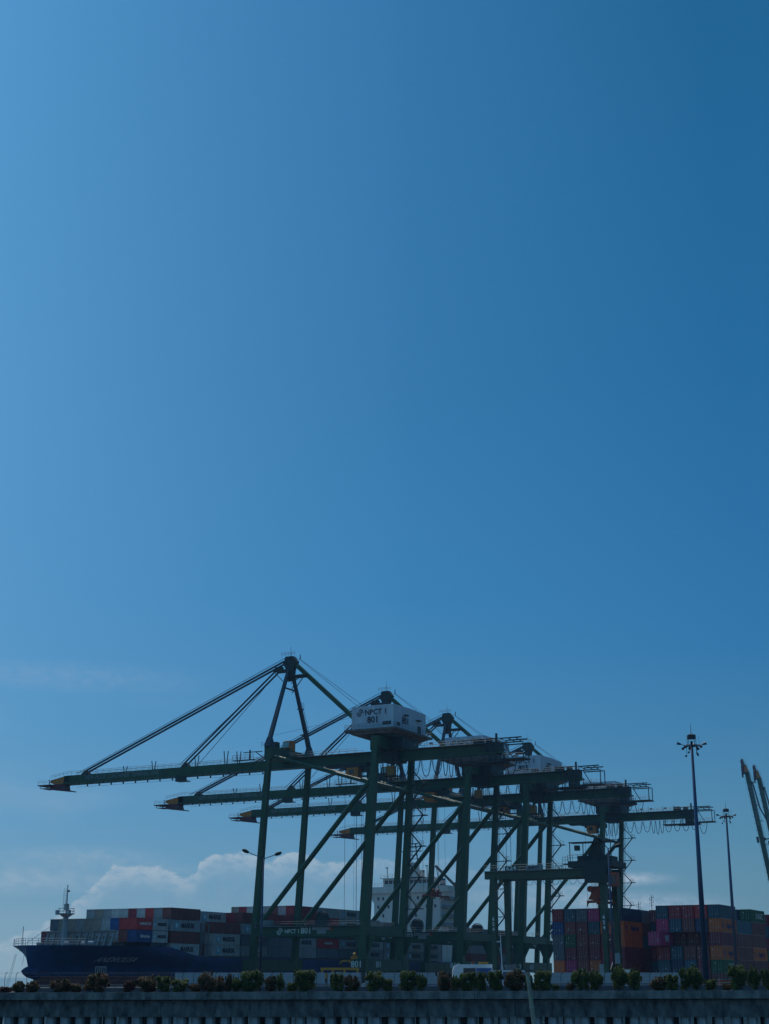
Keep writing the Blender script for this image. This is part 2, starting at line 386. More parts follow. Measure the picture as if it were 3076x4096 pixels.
addb(0, 3400, .602, [(-5, 75, 890), (80, 165, 853), (172, 268, 850), (345, 470, 845), (455, 545, 868), (548, 715, 815), (818, 895, 855), (895, 1035, 825), (1025, 1130, 820), (1140, 1260, 850), (1262, 1330, 872), (1308, 1410, 800), (1395, 1500, 818), (1532, 1600, 842)])
addb(900, 3400, .602, [(-8, 50, 812), (50, 112, 838), (108, 245, 800), (262, 345, 818), (335, 395, 815), (408, 475, 872), (462, 597, 790), (703, 800, 812), (793, 882, 825), (935, 1055, 800), (1045, 1110, 842), (1163, 1270, 800), (1275, 1338, 818)])
addb(1750, 3400, .4515, [(-5, 125, 1062), (115, 210, 1105), (205, 330, 1080), (318, 445, 1060), (438, 590, 1065), (605, 775, 1052), (770, 830, 1088), (830, 905, 1150), (870, 1000, 1070), (1015, 1070, 1178), (1140, 1215, 1160), (1195, 1345, 1045), (1345, 1465, 1065)])
addb(2326, 3400, .4515, [(255, 412, 1035), (405, 543, 1048), (613, 752, 1108), (735, 872, 1095), (873, 985, 1040), (955, 1097, 1025), (1090, 1198, 1138), (1243, 1322, 1172), (1318, 1482, 1025), (1488, 1605, 1042), (1610, 1700, 1062)])
bl.sort(key=lambda t: t[0] + t[1])
for i, (a, b, t) in enumerate(bl):
    c = (a + b) / 2; s_ = (pxD(c, 3960, 119).x - CL.x) / cos(cang); D = CL.y + s_ * sin(cang) + 0.8
    W_ = (b - a) / 6200 * D * 1.05; H_ = (3962 - t) / 6200 * D * rnd.uniform(.96, 1.08)
    kind = 1 if (c < 480 or 770 < c < 930 or 2020 < c < 2110 or i % 5 == 2) else 0
    if 485 < c < 545 or c < 30: kind = 2
    word = ['dark green', 'green and reddish', 'reddish brown'][kind]
    shape = 'round' if abs(W_ / H_ - 1) < .2 else ('broad' if W_ > H_ else 'narrow upright')
    o = empty('shrub', (pxD(c, 3960, D).x, D, CL.z + cz(s_) - .08), rnd.uniform(0, 6), label='%s %s shrub on the causeway kerb, %s shrub from the left' % (shape, word, ordn(i + 1)), cat='shrub', group='shrubs planted along the causeway')
    f = bpy.data.objects.new('foliage', BM[kind][rnd.randrange(3)]); col.objects.link(f); f.parent = o
    f.scale = (W_ * rnd.uniform(.96, 1.12), W_ * 1.0, H_ * 1.03); f.rotation_euler = (rnd.uniform(-.12, .12), rnd.uniform(-.12, .12), 0)
    g = bpy.data.objects.new('stem', STM); col.objects.link(g); g.parent = o; g.scale = (W_ * .9, W_ * .9, H_)

# ------------------------------------------------------------ street lamps on the causeway
def street_lamp(base, top, arms, label, extra=0):
    t = empty('street_lamp', base, label=label, cat='street lamp', group='double armed street lamps')
    h = top.z - base.z; dx = top.x - base.x
    MB().tube((0, 0, 0), (dx, 0, h), .105, .055, n=10).build('pole', POLE, t, smooth=True)
    MB().tube((0, 0, -.02), (0, 0, .35), .15, n=10).build('pole_base', POLE, t)
    for (ax, az_) in arms:
        ax0 = Vector((dx, 0, h - .05)); e_ = Vector((ax, 0, az_))
        arm = MB().tube(ax0, e_, .035, n=6).build('arm', POLE, t)
        d = (e_ - ax0).normalized(); m = MB(); n = 10
        prof = [(0, .04), (.08, .11), (.28, .15), (.5, .13), (.62, .04)]
        for (s0, r0), (s1, r1) in zip(prof, prof[1:]): m.tube(e_ + d * (s0 - .1), e_ + d * (s1 - .1), r0, r1, n=8, cap=True)
        m.build('lamp_head', GRN_D, arm)
    if extra: MB().box(.05, .32, -.05, -.02, 1.0, 1.35).build('sign_plate', LABELW, t)
    return t
street_lamp(Vector((-10.0, 124.5, -.3)), Vector((-9.93, 124.5, 10.35)), [(-1.25, 11.15), (1.05, 10.95)], 'tall grey lamp post with two arms in front of the nearest crane', 1)
lt = pxD(2432, 3392, 122.5); hl = lt.z + .3
l2 = street_lamp(Vector((18.2, 122.5, -.3)), Vector((lt.x, 122.5, lt.z)), [(-.62, hl + .52), (.50, hl + .12)], 'tall grey lamp post with two arms beside the yard gantry crane, box on its pole')
MB().box(.10, .48, -.09, .10, 2.35, 3.15).build('junction_box', mat('box_grey', (.3, .33, .34), .5), l2)

# ------------------------------------------------------------ high masts
def high_mast(x, y, zb, zt, r0, r1, label):
    t = empty('high_mast', (x, y, zb), label=label, cat='light mast', group='high floodlight masts')
    h = zt - zb
    MB().tube((0, 0, 0), (0, 0, h), r0, r1, n=14).build('pole', POLE, t, smooth=True)
    c = MB().prism([(-.42, -.42, h + .25), (.42, -.42, h + .25), (.42, .42, h + .25), (-.42, .42, h + .25)], (0, 0, .42))
    c.quadbox([(-.42, -.42, h + .67), (.42, -.42, h + .67), (.42, .42, h + .67), (-.42, .42, h + .67)], [(-.05, -.05, h + .85), (.05, -.05, h + .85), (.05, .05, h + .85), (-.05, .05, h + .85)])
    for a in (-1, 1):
        for b in (-1, 1): c.bar((a * .4, b * .4, h - .45), (a * .4, b * .4, h + .3), .05)
    c.build('head_cap', STAY, t)
    MB().tube((0, 0, h + .8), (0, 0, h + 2.0), .04, .015, n=5).tube((.85, 0, h - .3), (.85, 0, h + .6), .015, n=4).build('lightning_rod', STAY, t)
    m = MB()
    n = 16
    for i in range(n):
        a, b = 2 * PI * i / n, 2 * PI * (i + 1) / n
        m.tube((cos(a) * .8, sin(a) * .8, h - .5), (cos(b) * .8, sin(b) * .8, h - .5), .05, n=5, cap=False)
        if i % 4 == 0: m.tube((0, 0, h - .5), (cos(a) * .8, sin(a) * .8, h - .5), .04, n=4)
    m.build('ring', STAY, t)
    for i in range(8):
        a = 2 * PI * (i + .0) / 8; q = MB(); r = .95 if i % 4 else 1.25; zz = h - .45 + (.12 if i % 4 == 0 else -.1 * (i % 2))
        c_ = Vector((cos(a) * r, sin(a) * r, zz)); d = Vector((cos(a), sin(a), .25 if i % 4 == 0 else -.7)).normalized()
        q.tube((cos(a) * .8, sin(a) * .8, h - .5), c_, .04, n=4); q.tube(c_ - d * .05, c_ + d * .38, .09, .17, n=8)
        q.build('floodlight', STAY, t)
    for i, a in enumerate((.5, 2.6, 4.0, 5.5)):
        q = MB(); px_, py_ = cos(a) * .62, sin(a) * .62; dz = .75 + .3 * (i % 2)
        q.tube((px_, py_, h - .5), (px_, py_, h - .5 - dz), .022, n=4).tube((px_, py_, h - .5 - dz), (px_ * 1.3, py_ * 1.3, h - .6 - dz), .08, .12, n=6)
        q.build('hanging_light', STAY, t)
high_mast(34.25, 165, GZ, 26.15, .36, .13, 'taller floodlight mast rising behind the shrubs in front of the right hand container blocks')
high_mast(56.9, 250, GZ, 27.1, .36, .14, 'shorter looking floodlight mast standing farther off behind the container blocks')

# bamboo stake in the water close by
bb = empty('bamboo_stake', (2.55, 25, SEA - .4), label='slanting dry bamboo stake standing in the water in front of the causeway', cat='stake')
top = pxD(2110, 3893, 25); bot = pxD(2136, 4096, 25); dirv = (bot - top); k_ = (SEA - .4 - top.z) / dirv.z; foot = top + dirv * k_
bb.location = foot; m = MB(); tv = top - foot; n = 9
for i in range(n):
    a, b = tv * (i / n), tv * ((i + 1) / n); r = .045 - .012 * i / n
    m.tube(a, b, r, r * .97, n=8); m.tube(b - tv * .004, b + tv * .004, r * 1.16, n=8)
m.build('cane', mat('bamboo', (.42, .36, .27), .7, var=.4, scale=6), bb)
m = MB(); m.tube(tv, tv + Vector((-.04, 0, .06)), .012, n=4).tube(tv, tv + Vector((.03, 0, .05)), .010, n=4); m.build('split_tip', BARK, bb)

# white boundary wall on the port side with cranked wire posts
bw = empty('boundary_wall', (0, 203, GZ), label='long low white port boundary wall with a blue grey base behind the shrubs', cat='wall')
def xr(px): return pxD(px, 3900, 203).x
segs = [(700, 1000), (1010, 1300), (1310, 1445), (1462, 1760), (2170, 2310), (2320, 2500), (2560, 2760)]
m = MB(); m2 = MB()
for a, b in segs:
    m.box(xr(a), xr(b), 0, .2, 1.18, 2.52); m2.box(xr(a), xr(b), -.04, .22, .0, 1.18)
m.build('upper_panel', mat('wall_white', (.38, .41, .43), .7, var=.2, scale=.6), bw); m2.build('base', mat('wall_base_blue', (.13, .19, .27), .7), bw)
fo = empty('wire_fence', (0, 201.5, GZ), label='row of dark cranked fence posts carrying barbed wire along the port edge', cat='fence')
x = xr(-60); k = 0; pmesh = None; PD = mat('post_dark', (.05, .055, .06), .7)
while x < xr(3140) and k < 98:
    if pmesh is None:
        m = MB(); m.path([(0, 0, 0), (0, 0, 2.1), (.04, 0, 2.3), (.14, 0, 2.45), (.3, 0, 2.55)], .035); pmesh = m.mesh('fence_post', PD)
    o = bpy.data.objects.new('fence_post', pmesh); col.objects.link(o); o.parent = fo; o.location = (x, 0, .0); x += 1.42 if k % 7 else 1.6; k += 1
m = MB()
for z, dx in ((1.5, 0), (2.0, 0), (2.35, .08), (2.5, .22)): m.tube((xr(-60), 0, z), (x - 1.5, 0, z), .008, n=3)
m.build('barbed_wire', PD, fo)

# thinner single lamp on the port road
t = empty('port_lamp', (pxD(2012, 3890, 215).x, 215, GZ), label='short pale lamp post with one small head beside the yard gantry leg', cat='street lamp')
MB().tube((0, 0, 0), (-.25, 0, 7.6), .09, .05, n=8).build('pole', WHITE, t); MB().box(-.75, -.2, -.12, .12, 6.6, 6.75).build('lamp_head', WHITE, t)
for k, (px_, D_, w_, h_, m_, lab_) in enumerate(((2490, 222, 1.3, 3.0, WHITE, 'white gate cabin between shrubs below the yard gantry'), (1880, 226, 2.2, 1.9, YELLOW, 'low yellow equipment box behind the coach'), (2300, 212, 1.0, 2.4, ORRED, 'small red cabinet at the end of the white wall'), (905, 214, 1.6, 2.2, WHITE, 'small white cabin left of the first lamp post'), (2880, 214, 3.0, 1.6, ORRED, 'low rusty bund behind the right hand mast'))):
    t = empty('site_cabin', (pxD(px_, 3900, D_).x, D_, GZ), label=lab_, cat='cabin')
    MB().box(0, w_, 0, 1.4, .15, h_).build('body', m_, t); MB().box(-.08, w_ + .08, -.08, 1.48, h_, h_ + .1).build('roof', RAIL, t); MB().box(w_ * .2, w_ * .55, -.02, 0, h_ * .45, h_ * .8).build('window', GLASS, t)
# ============================================================ QUAY CRANES
G, WV, LEAN = 30.5, 20.1, 0.064
MV = WV / 2
def P(u, v, z): return (-u, v, z)                  # crane-local: x = landward
def PL(u, v, z): return (-(u - LEAN * z), v, z)    # a point on a leaning leg
def rail(m, a, b, h=1.1, step=2.2, t=.04):
    a = Vector(a); b = Vector(b); n = max(1, int((b - a).length / step))
    for z in (h, h * .55): m.tube(a + Vector((0, 0, z)), b + Vector((0, 0, z)), t, n=4)
    for i in range(n + 1):
        p = a.lerp(b, i / n); m.tube(p, p + Vector((0, 0, h)), t, n=4)
def logo(parent, m, size, loc, rot):
    """round emblem of three diagonal wavy bands"""
    q = MB(); s_ = size / 2
    for k, off in enumerate((-.5, 0, .5)):
        pts = []
        ln = 1.0 if k == 1 else .78
        for i in range(9):
            t = -1 + i / 4; x = t * .72 * ln + off * .62; y = t * .72 * ln - off * .62
            wob = .16 * sin(t * PI * 1.0); x += -wob * .7; y += wob * .7; pts.append((x, y))
        wd = .095
        for (x0, y0), (x1, y1) in zip(pts, pts[1:]):
            q.quad(((x0 - wd * .7) * s_, (y0 + wd * .7) * s_, .01), ((x0 + wd * .7) * s_, (y0 - wd * .7) * s_, .01), ((x1 + wd * .7) * s_, (y1 - wd * .7) * s_, .01), ((x1 - wd * .7) * s_, (y1 + wd * .7) * s_, .01))
    for sx in (-1, 1):
        for i in range(7):
            a0 = (PI * .25 if sx > 0 else PI * 1.25) + (i - 3.5) * .26; a1 = a0 + .26
            q.quad((cos(a0) * s_ * .98, sin(a0) * s_ * .98, .01), (cos(a1) * s_ * .98, sin(a1) * s_ * .98, .01), (cos(a1) * s_ * .82, sin(a1) * s_ * .82, .01), (cos(a0) * s_ * .82, sin(a0) * s_ * .82, .01))
    o = q.build('emblem', m, parent); o.location = loc; o.rotation_euler = rot
    return o

def make_boom(t, raised=False):
    """boom pivoting at u=33.4, z=53.2; returns its root part"""
    HU, HZ = 33.4, 53.2
    bm = MB()
    bm.box(-99.5, -33.2, MV - 1.1, MV + 1.1, 53.0, 54.9)
    bm.box(-99.5, -33.2, MV - 1.45, MV + 1.45, 52.5, 53.0)                     # rail flange
    bm.quadbox([(-99.5, MV - 1.1, 53.0), (-97.5, MV - 1.1, 53.0), (-97.5, MV + 1.1, 53.0), (-99.5, MV + 1.1, 53.0)], [(-99.5, MV - 1.1, 54.7), (-97.5, MV - 1.1, 54.95), (-97.5, MV + 1.1, 54.95), (-99.5, MV + 1.1, 54.7)])
    B = bm.build('boom', GREEN, t)
    h = MB()
    u = 36.0
    while u < 97: h.box(-u - .12, -u + .12, MV - 2.0, MV - 1.6, 52.0, 52.45); h.box(-u - .12, -u + .12, MV + 1.6, MV + 2.0, 52.0, 52.45); u += 4.1
    h.build('hanger', GRN_D, B)
    MB().tube((-97, MV - 1.9, 51.95), (-34, MV - 1.9, 51.95), .035, n=4).tube((-97, MV + 1.9, 51.95), (-34, MV + 1.9, 51.95), .035, n=4).build('trolley_rope', ROPE, B)
    r = MB(); rail(r, (-97, MV - 1.1, 54.9), (-34, MV - 1.1, 54.9)); rail(r, (-97, MV + 1.1, 54.9), (-34, MV + 1.1, 54.9)); r.build('railing', RAIL, B)
    # orange tip
    tip = MB(); y0, y1 = MV - 1.1, MV + 1.1
    tip.prism([(-99.5, y0, 54.75), (-104.2, y0, 53.9), (-104.2, y0, 53.2), (-103, y0, 52.8), (-99.5, y0, 52.6)], (0, 2.2, 0)); tip.build('boom_tip', ORANGE, B)
    pl = MB(); pl.box(-107.7, -103.0, MV - 2.4, MV + 2.4, 52.35, 52.6); pl.box(-103.2, -99, MV - 1.2, MV + 1.2, 51.4, 52.7)
    pl.prism([(-103.5, MV - 1.6, 51.9), (-97.0, MV - 1.6, 50.7), (-97.0, MV - 1.6, 50.45), (-104.5, MV - 1.6, 51.4)], (0, 3.2, 0))
    pl.prism([(-104.5, MV - .9, 52.3), (-99, MV - .9, 52.6), (-98.5, MV - .9, 51.0), (-100.5, MV - .9, 50.9)], (0, 1.8, 0)); pl.box(-107, -104.5, MV - 2, MV + 2, 51.6, 51.7)
    for a in (-107, -104.6): pl.box(a - .06, a + .06, MV - 2, MV - 1.9, 51.6, 52.4)
    pl.build('tip_platform', mat('tip_dark_red', (.16, .04, .035), .6, var=.4), B)
    r = MB(); rail(r, (-107.6, MV - 2.3, 52.6), (-103.4, MV - 2.3, 52.6), step=1.4); rail(r, (-107.6, MV + 2.3, 52.6), (-103.4, MV + 2.3, 52.6), step=1.4); rail(r, (-100, MV - 1.6, 50.9), (-97, MV - 1.6, 50.6), .9, 1)
    r.tube((-105.3, MV, 52.6), (-105.6, MV, 54.3), .12, n=6).tube((-108.9, MV, 52.2), (-107.6, MV, 52.4), .03, n=4)
    rail(r, (-104, MV - 1.1, 54.2), (-97, MV - 1.1, 55.2), 1.0, 1.2); r.build('tip_railing', RAIL, B)
    # catch hooks
    for u, hh in ((79.3, 1.6), (55.8, 3.0), (69.8, 2.4), (46.5, 3.6), (42.5, 3.2)):
        f = MB()
        for s_ in (-1, 1): f.bar((-u + s_ * .15, MV + s_ * .2, 54.9), (-u + s_ * .55, MV + s_ * .2, 54.9 + hh), .18)
        f.build('catch_fork', GRN_D, B)
    for u in (92.6, 59.2):
        s = MB(); s.quadbox([(-u - 1.3, MV - .8, 54.9), (-u + 1.3, MV - .8, 54.9), (-u + 1.3, MV + .8, 54.9), (-u - 1.3, MV + .8, 54.9)], [(-u - .4, MV - .6, 56.1), (-u + .4, MV - .6, 56.1), (-u + .4, MV + .6, 56.1), (-u - .4, MV + .6, 56.1)]); s.build('stay_lug', GRN_D, B)
    MB().box(-61, -57.5, MV - 2.2, MV - 1.9, 51.2, 52.4).box(-61, -57.5, MV - 2.2, MV, 51.0, 51.2).build('inspection_cage', GRN_D, B)
    q = MB(); q.box(-43, -36.5, MV - 2.3, MV - 1.1, 55.3, 55.45); rail(q, (-43, MV - 2.3, 55.4), (-36.5, MV - 2.3, 55.4), 1.3, 1.1, .05); q.bar((-38, MV - 1.6, 55.4), (-38, MV - 1.6, 58), .3); q.bar((-36.3, MV - 1.5, 57.4), (-34.0, MV - 1.5, 55.8), .2); q.box(-40, -34.2, MV - 1.7, MV - 1.5, 57.3, 57.5)
    q.build('hinge_platform', GRN_D, B)
    text_on('NEW PRIOK CONTAINER TERMINAL ONE', 1.75, INKG, B, (-79.6, MV - 1.12, 53.9), FRONT, bold=.02, sx=.755)
    if raised:
        # swing the whole boom up about its hinge
        ang = R(81.5); px, pz = -HU, HZ
        B.rotation_euler = (0, ang, 0)
        c_, s_ = cos(ang), sin(ang)
        # world point = R*(p) + loc, keep hinge fixed
        B.location = (px - (c_ * px + s_ * pz), 0, pz - (-s_ * px + c_ * pz))
    return B

def catenary(m, a, b, sag, r, n=9, side=None):
    a = Vector(a); b = Vector(b); pts = []
    for i in range(n + 1):
        t = i / n; p = a.lerp(b, t); k = 1 - abs(2 * t - 1) ** 2.6; p.z -= sag * k; pts.append(p)
    m.path(pts, r, n=5)

def make_crane(raised=False):
    t = empty('quay_crane')
    H = 57.0; z0 = GZ + 1.2
    legs = {'A': (G, 0, 1.5, 1.25), 'B': (G, WV, 1.45, 1.2), 'C': (0, 0, 1.85, 1.42), 'D': (0, WV, 1.65, 1.3)}
    for k, (u, v, a, b) in legs.items():
        m = MB(); m.bar(PL(u, v, z0 + 2.0), PL(u, v, 12.0), a * 1.02, a * 1.05, a, a); m.bar(PL(u, v, 12.0), PL(u, v, H if k in 'AB' else 57.5), a, a, b, b)
        if k in 'CD':   # haunch below portal beam
            for s_ in (-1, 1): m.prism([PL(u, v, 10.6), (PL(u, v, 10.6)[0] + s_ * 3.0, v, 10.6), (PL(u, v, 7.5)[0] + s_ * 1.0, v, 6.5), PL(u, v, 6.5)], (0, .5, 0))
        q = m
        for z in range(16, 56, 5): x, y, _ = PL(u, v, z); q.box(x - a * .56, x - a * .5, y - .1, y + .1, z, z + .5); q.box(x + a * .44, x + a * .54, y - .1, y + .1, z + 1, z + 1.5)
        m.build('leg', GREEN, t)
    # portal beams (u) near and far, with walkways
    for v, nm in ((0, 'portal_beam'), (WV, 'portal_beam')):
        B = MB().box(-(G - .7), -.2, v - .75, v + .75, 10.55, 12.85).build(nm, GREEN, t)
        r = MB(); r.box(-G + 1, 0, v - 1.4, v - .75, 12.75, 12.85); rail(r, (-G + 1.5, v - 1.4, 12.85), (-.9, v - 1.4, 12.85)); r.build('walkway', RAIL, B)
        if v == 0:
            text_on('NPCT 1', 1.25, INKW, B, (-18.8, -.78, 11.65), FRONT, bold=.03)
            logo(B, INKW, 1.75, (-22.3, -.78, 11.7), FRONT)
            MB().box(-13.2, -8.2, -.84, -.76, 11.9, 12.55).box(-11.8, -9.4, -.86, -.77, 11.0, 12.0).build('notice_board', mat('notice_grey', (.24, .27, .27), .6), B)
            MB().box(-8.4, -7.6, -.88, -.77, 11.8, 12.6).build('warning_plate', ORRED, B)
    # sills (v) waterside / landside with bogies
    for u in (G, 0):
        x = PL(u, 0, 2)[0]
        S = MB().box(x - .9, x + .9, -3.0, WV + 3.0, 2.6, 5.2).build('sill_beam', GREEN, t)
        for v in (-1.2, WV + 1.2):
            b = MB(); b.box(x - .5, x + .5, v - 2.8, v + 2.8, 1.2, 2.0); b.box(x - .35, x + .35, v - .5, v + .5, 2.0, 2.6)
            for dv in (-2.1, -.7, .7, 2.1): b.tube((x - .2, v + dv, GZ + .45), (x + .2, v + dv, GZ + .45), .42, n=12); b.box(x - .4, x + .4, v + dv - .5, v + dv + .5, GZ + .4, 1.2)
            b.build('bogie', GRN_D, S)
    # upper cross beams (v)
    for u, za, zb in ((G, 53.9, 57.1), (0, 55.0, 57.6)):
        x = PL(u, 0, 56)[0]
        MB().box(x - 1.1, x + 1.1, -.6, WV + .6, za, zb).build('cross_beam', GREEN, t)
    x = PL(0, 0, 56)[0]
    MB().box(x - 3.6, x + 3.6, 2, WV - 2, 57.6, 59.0).box(x - 2.2, x + 2.2, MV - 2.6, MV + 2.6, 52.2, 55.0).box(x - 4.5, x + 4.5, MV - 4.5, MV + 4.5, 55.1, 57.6).build('house_support', GRN_D, t)
    # braces
    for v in (0, WV):
        MB().tube(P(28.6, v, 13.3), P(-2.7, v, 47.6), .62, n=10).build('brace', GREEN, t, smooth=False)
        MB().tube(P(27.0, v, 54.9), P(-3.2, v, 45.9), .48, n=10).build('brace', GREEN, t)
    # tie across landside legs low and high
    MB().tube(PL(0, 0, 46), PL(0, WV, 46), .5, n=8).build('cross_tie', GREEN, t)
    MB().box(PL(G, 0, 12)[0] - .6, PL(G, 0, 12)[0] + .6, .5, WV - .5, 10.6, 12.6).build('portal_cross_beam', GREEN, t)
    MB().box(PL(0, 0, 12)[0] - .6, PL(0, 0, 12)[0] + .6, .5, WV - .5, 10.6, 12.6).build('portal_cross_beam', GREEN, t)
    # main girder
    g = MB(); g.box(-33.2, 32.5, MV - 1.1, MV + 1.1, 53.0, 55.1); g.box(-33.2, 33.2, MV - 1.45, MV + 1.45, 52.5, 53.0); g.build('girder', GREEN, t)
    r = MB(); r.box(-29, 29, MV - 2.4, MV - 1.1, 55.0, 55.08)
    for v in (MV - 2.4, MV + 1.2): rail(r, (-30, v, 55.08), (-6, v, 55.08)); rail(r, (6, v, 55.08), (32, v, 55.08))
    for x in (9, 13.5, 17, 22, 26): r.tube((x, MV - 1.8, 55.1), (x, MV - 1.8, 56.9), .06, n=4); r.box(x + .5, x + 1.2, MV - 1.6, MV - 1, 55.9, 56.4)
    r.build('railing', RAIL, t)
    # rear end: sheaves, frame, platforms
    e = MB(); e.box(25.6, 27.6, MV - 1.3, MV + 1.3, 54.8, 56.5); e.box(28.4, 32.6, MV - 1.5, MV + 1.5, 53.2, 55.3); e.box(31.6, 32.0, MV - 1.4, MV - .9, 55.3, 57.4); e.box(29.0, 30.4, MV - 1.2, MV - .2, 55.3, 56.2)
    for x in (27.8, 29.4, 31.0, 32.8): e.bar((x, MV - 1.9, 53), (x, MV - 1.9, 56.1), .14)
    e.bar((27.8, MV - 1.9, 56.1), (33, MV - 1.9, 56.1), .16)
    for zz in (54.9, 56.0): e.bar((33, MV - 1.8, zz), (38.6, MV - 1.8, zz), .28); e.bar((33, MV + 1.8, zz), (38.6, MV + 1.8, zz), .28)
    e.bar((33, MV - 1.8, 56), (35, MV - 1.8, 54.9), .2).bar((35, MV - 1.8, 56), (37, MV - 1.8, 54.9), .2).bar((37, MV - 1.8, 56), (38.6, MV - 1.8, 54.9), .2)
    e.bar((38.9, MV - 1.8, 51), (38.9, MV - 1.8, 55), .2).bar((38.9, MV + 1.8, 51), (38.9, MV + 1.8, 55), .2).bar((34, MV - 1.8, 54.9), (36.2, MV - 1.8, 51.2), .2)
    e.box(33, 39.3, MV - 2.0, MV + 2.0, 50.85, 51.1); e.box(22, 34, MV - 2.2, MV + 2.2, 50.4, 50.7); e.box(27, 33.5, MV - 1.2, MV + 1.2, 50.1, 50.4)
    for x in (23, 26, 29, 32): e.bar((x, MV - 2.1, 50.7), (x, MV - 2.1, 52.8), .16)
    e.box(29.5, 32, MV - 1.2, MV + 1.2, 50.8, 53.2)
    e.build('rear_machinery', GRN_D, t)
    r = MB(); rail(r, (22.2, MV - 2.5, 50.8), (33, MV - 2.5, 50.8), step=1.5); rail(r, (33.5, MV - 2.1, 51.1), (39.2, MV - 2.1, 51.1), step=1.2); r.build('rear_railing', RAIL, t)
    # machinery house
    hx0, hx1, hy0, hy1 = -3.7, 7.9, .9, 19.4; hz0, hz1 = 59.55, 65.35
    b = MB(); b.box(hx0, hx1, hy0, hy1, hz0, hz1)
    b.quadbox([(hx0, hy0, hz1), (hx1, hy0, hz1), (hx1, hy1, hz1), (hx0, hy1, hz1)], [(hx0 + .1, MV - .2, hz1 + .25), (hx1 - .1, MV - .2, hz1 + .25), (hx1 - .1, MV + .2, hz1 + .25), (hx0 + .1, MV + .2, hz1 + .25)])
    x = hx0 + .6
    while x < hx1 - .3: b.box(x, x + .09, hy0 - .045, hy0, hz0, hz1); x += 1.15
    x = hy0 + .6
    while x < hy1 - .3: b.box(hx1, hx1 + .045, x, x + .09, hz0, hz1); x += 1.15
    HS = b.build('machinery_house', HOUSE, t)
    b = MB(); b.box(hx0 - 1.4, hx1 + 1.3, hy0 - 1.3, hy1 + 1.3, 59.0, 59.5)
    b.quadbox([(hx0 + .5, hy0 - .6, 58.2), (hx1 - 1, hy0 - .6, 58.2), (hx1 - 1, hy1 - .5, 58.2), (hx0 + .5, hy1 - .5, 58.2)], [(hx0 - .8, hy0 - 1, 59.0), (hx1 + .8, hy0 - 1, 59.0), (hx1 + .8, hy1 + .8, 59.0), (hx0 - .8, hy1 + .8, 59.0)])
    b.build('house_platform', mat('platform_rust', (.17, .14, .12), .8, var=.4, scale=.7), HS)
    r = MB(); cs = [(hx0 - 1.3, hy0 - 1.2), (hx1 + 1.2, hy0 - 1.2), (hx1 + 1.2, hy1 + 1.2), (hx0 - 1.3, hy1 + 1.2)]
    for a, c in zip(cs, cs[1:] + cs[:1]): rail(r, (a[0], a[1], 59.5), (c[0], c[1], 59.5), 1.2, 1.8)
    r.box(hx0 - 2.2, hx0 - 1.3, hy0, hy0 + 2, 59.1, 59.3); r.tube((hx0 + .8, hy1 - 12, hz1), (hx0 + .8, hy1 - 12, hz1 + 2.2), .06, n=4)
    rail(r, (hx0 - .4, hy0 + 6, hz1 - .2), (hx0 - .4, hy0 + 9, hz1 - .2), 1.3, .8); r.tube((hx0 - .4, hy0 + 6, 60), (hx0 - .4, hy0 + 6, hz1 + 1), .05, n=4)
    r.build('house_railing', RAIL, HS)
    v = MB()
    for x in (hx1 - 2.9, hx1 - 2.1, hx1 - 1.3): v.box(x, x + .7, hy0 - .09, hy0, 60.3, 61.2)
    v.box(hx1, hx1 + .09, hy0 + 2, hy0 + 3.6, 60.3, 61.2); v.box(hx1, hx1 + .9, hy0 + 5.6, hy0 + 7.2, 63.2, 63.4); v.box(hx1, hx1 + .9, hy0 + 12.6, hy0 + 14.4, 62.9, 63.1)
    v.box(hx1, hx1 + .08, hy0 + 13.6, hy0 + 15.4, 59.6, 61.7); v.build('louvre', GRN_D, HS)
    text_on('NPCT 1', 1.85, INK, HS, (3.1, hy0 - .07, 63.65), FRONT, bold=.03, sx=1.0); logo(HS, INK, 1.9, (-1.3, hy0 - .07, 63.7), FRONT)
    # apex tower
    hd = MB(); hd.prism([(-28.6, MV - .8, 81.2), (-28.3, MV - .8, 82.1), (-26.0, MV - .8, 82.1), (-24.9, MV - .8, 80.6), (-25.9, MV - .8, 78.6), (-26.2, MV - .8, 75.6), (-28.0, MV - .8, 75.6), (-28.2, MV - .8, 78.8), (-29.0, MV - .8, 80.4)], (0, 1.6, 0))
    hd.build('apex_head', GRN_D, t)
    a = MB(); a.tube((-27.1, MV, 82), (-27.1, MV, 85.2), .07, .03, n=5).tube((-24.2, MV, 81.2), (-24.2, MV, 82.4), .12, n=5); rail(a, (-29.0, MV - 1.5, 82.1), (-25, MV - 1.5, 82.1), .9, 1); a.build('antenna', GRN_D, t)
    pf = MB(); pf.box(-31.6, -27.8, MV - 1.8, MV + 1.8, 78.3, 78.55); pf.box(-26.4, -21.5, MV - 1.8, MV + 1.8, 76.5, 76.75); pf.box(-31.6, -29.5, MV - .5, MV + .5, 78.5, 79.6)
    pf.bar((-31.4, MV - 1.6, 78.3), (-28.2, MV - 1.6, 75.2), .15).bar((-21.8, MV - 1.6, 76.5), (-25.5, MV - 1.6, 72), .18).bar((-24, MV - 1.6, 76.5), (-25.6, MV - 1.6, 73), .15).bar((-22, MV - 1.6, 76.6), (-26, MV - 1.6, 74.5), .12)
    pf.build('apex_platform', GRN_D, t)
    for (v0_, s_) in ((0, -1), (WV, 1)):
        x0 = PL(G, 0, 57)[0]
        m = MB(); m.bar((x0, v0_, 57.0), (x0, v0_, 59.4), 2.8, 1.8, 1.0, 1.0); m.bar((x0, v0_, 59.0), (-27.2, MV + s_ * .85, 78.5), .95, .95, .7, .75); m.build('tower_leg', STAY, t)
    q = MB(); q.tube((-27.2, MV - 2.4, 73.4), (-27.2, MV + 2.4, 73.4), .22, n=6); x0 = PL(G, 0, 57)[0]
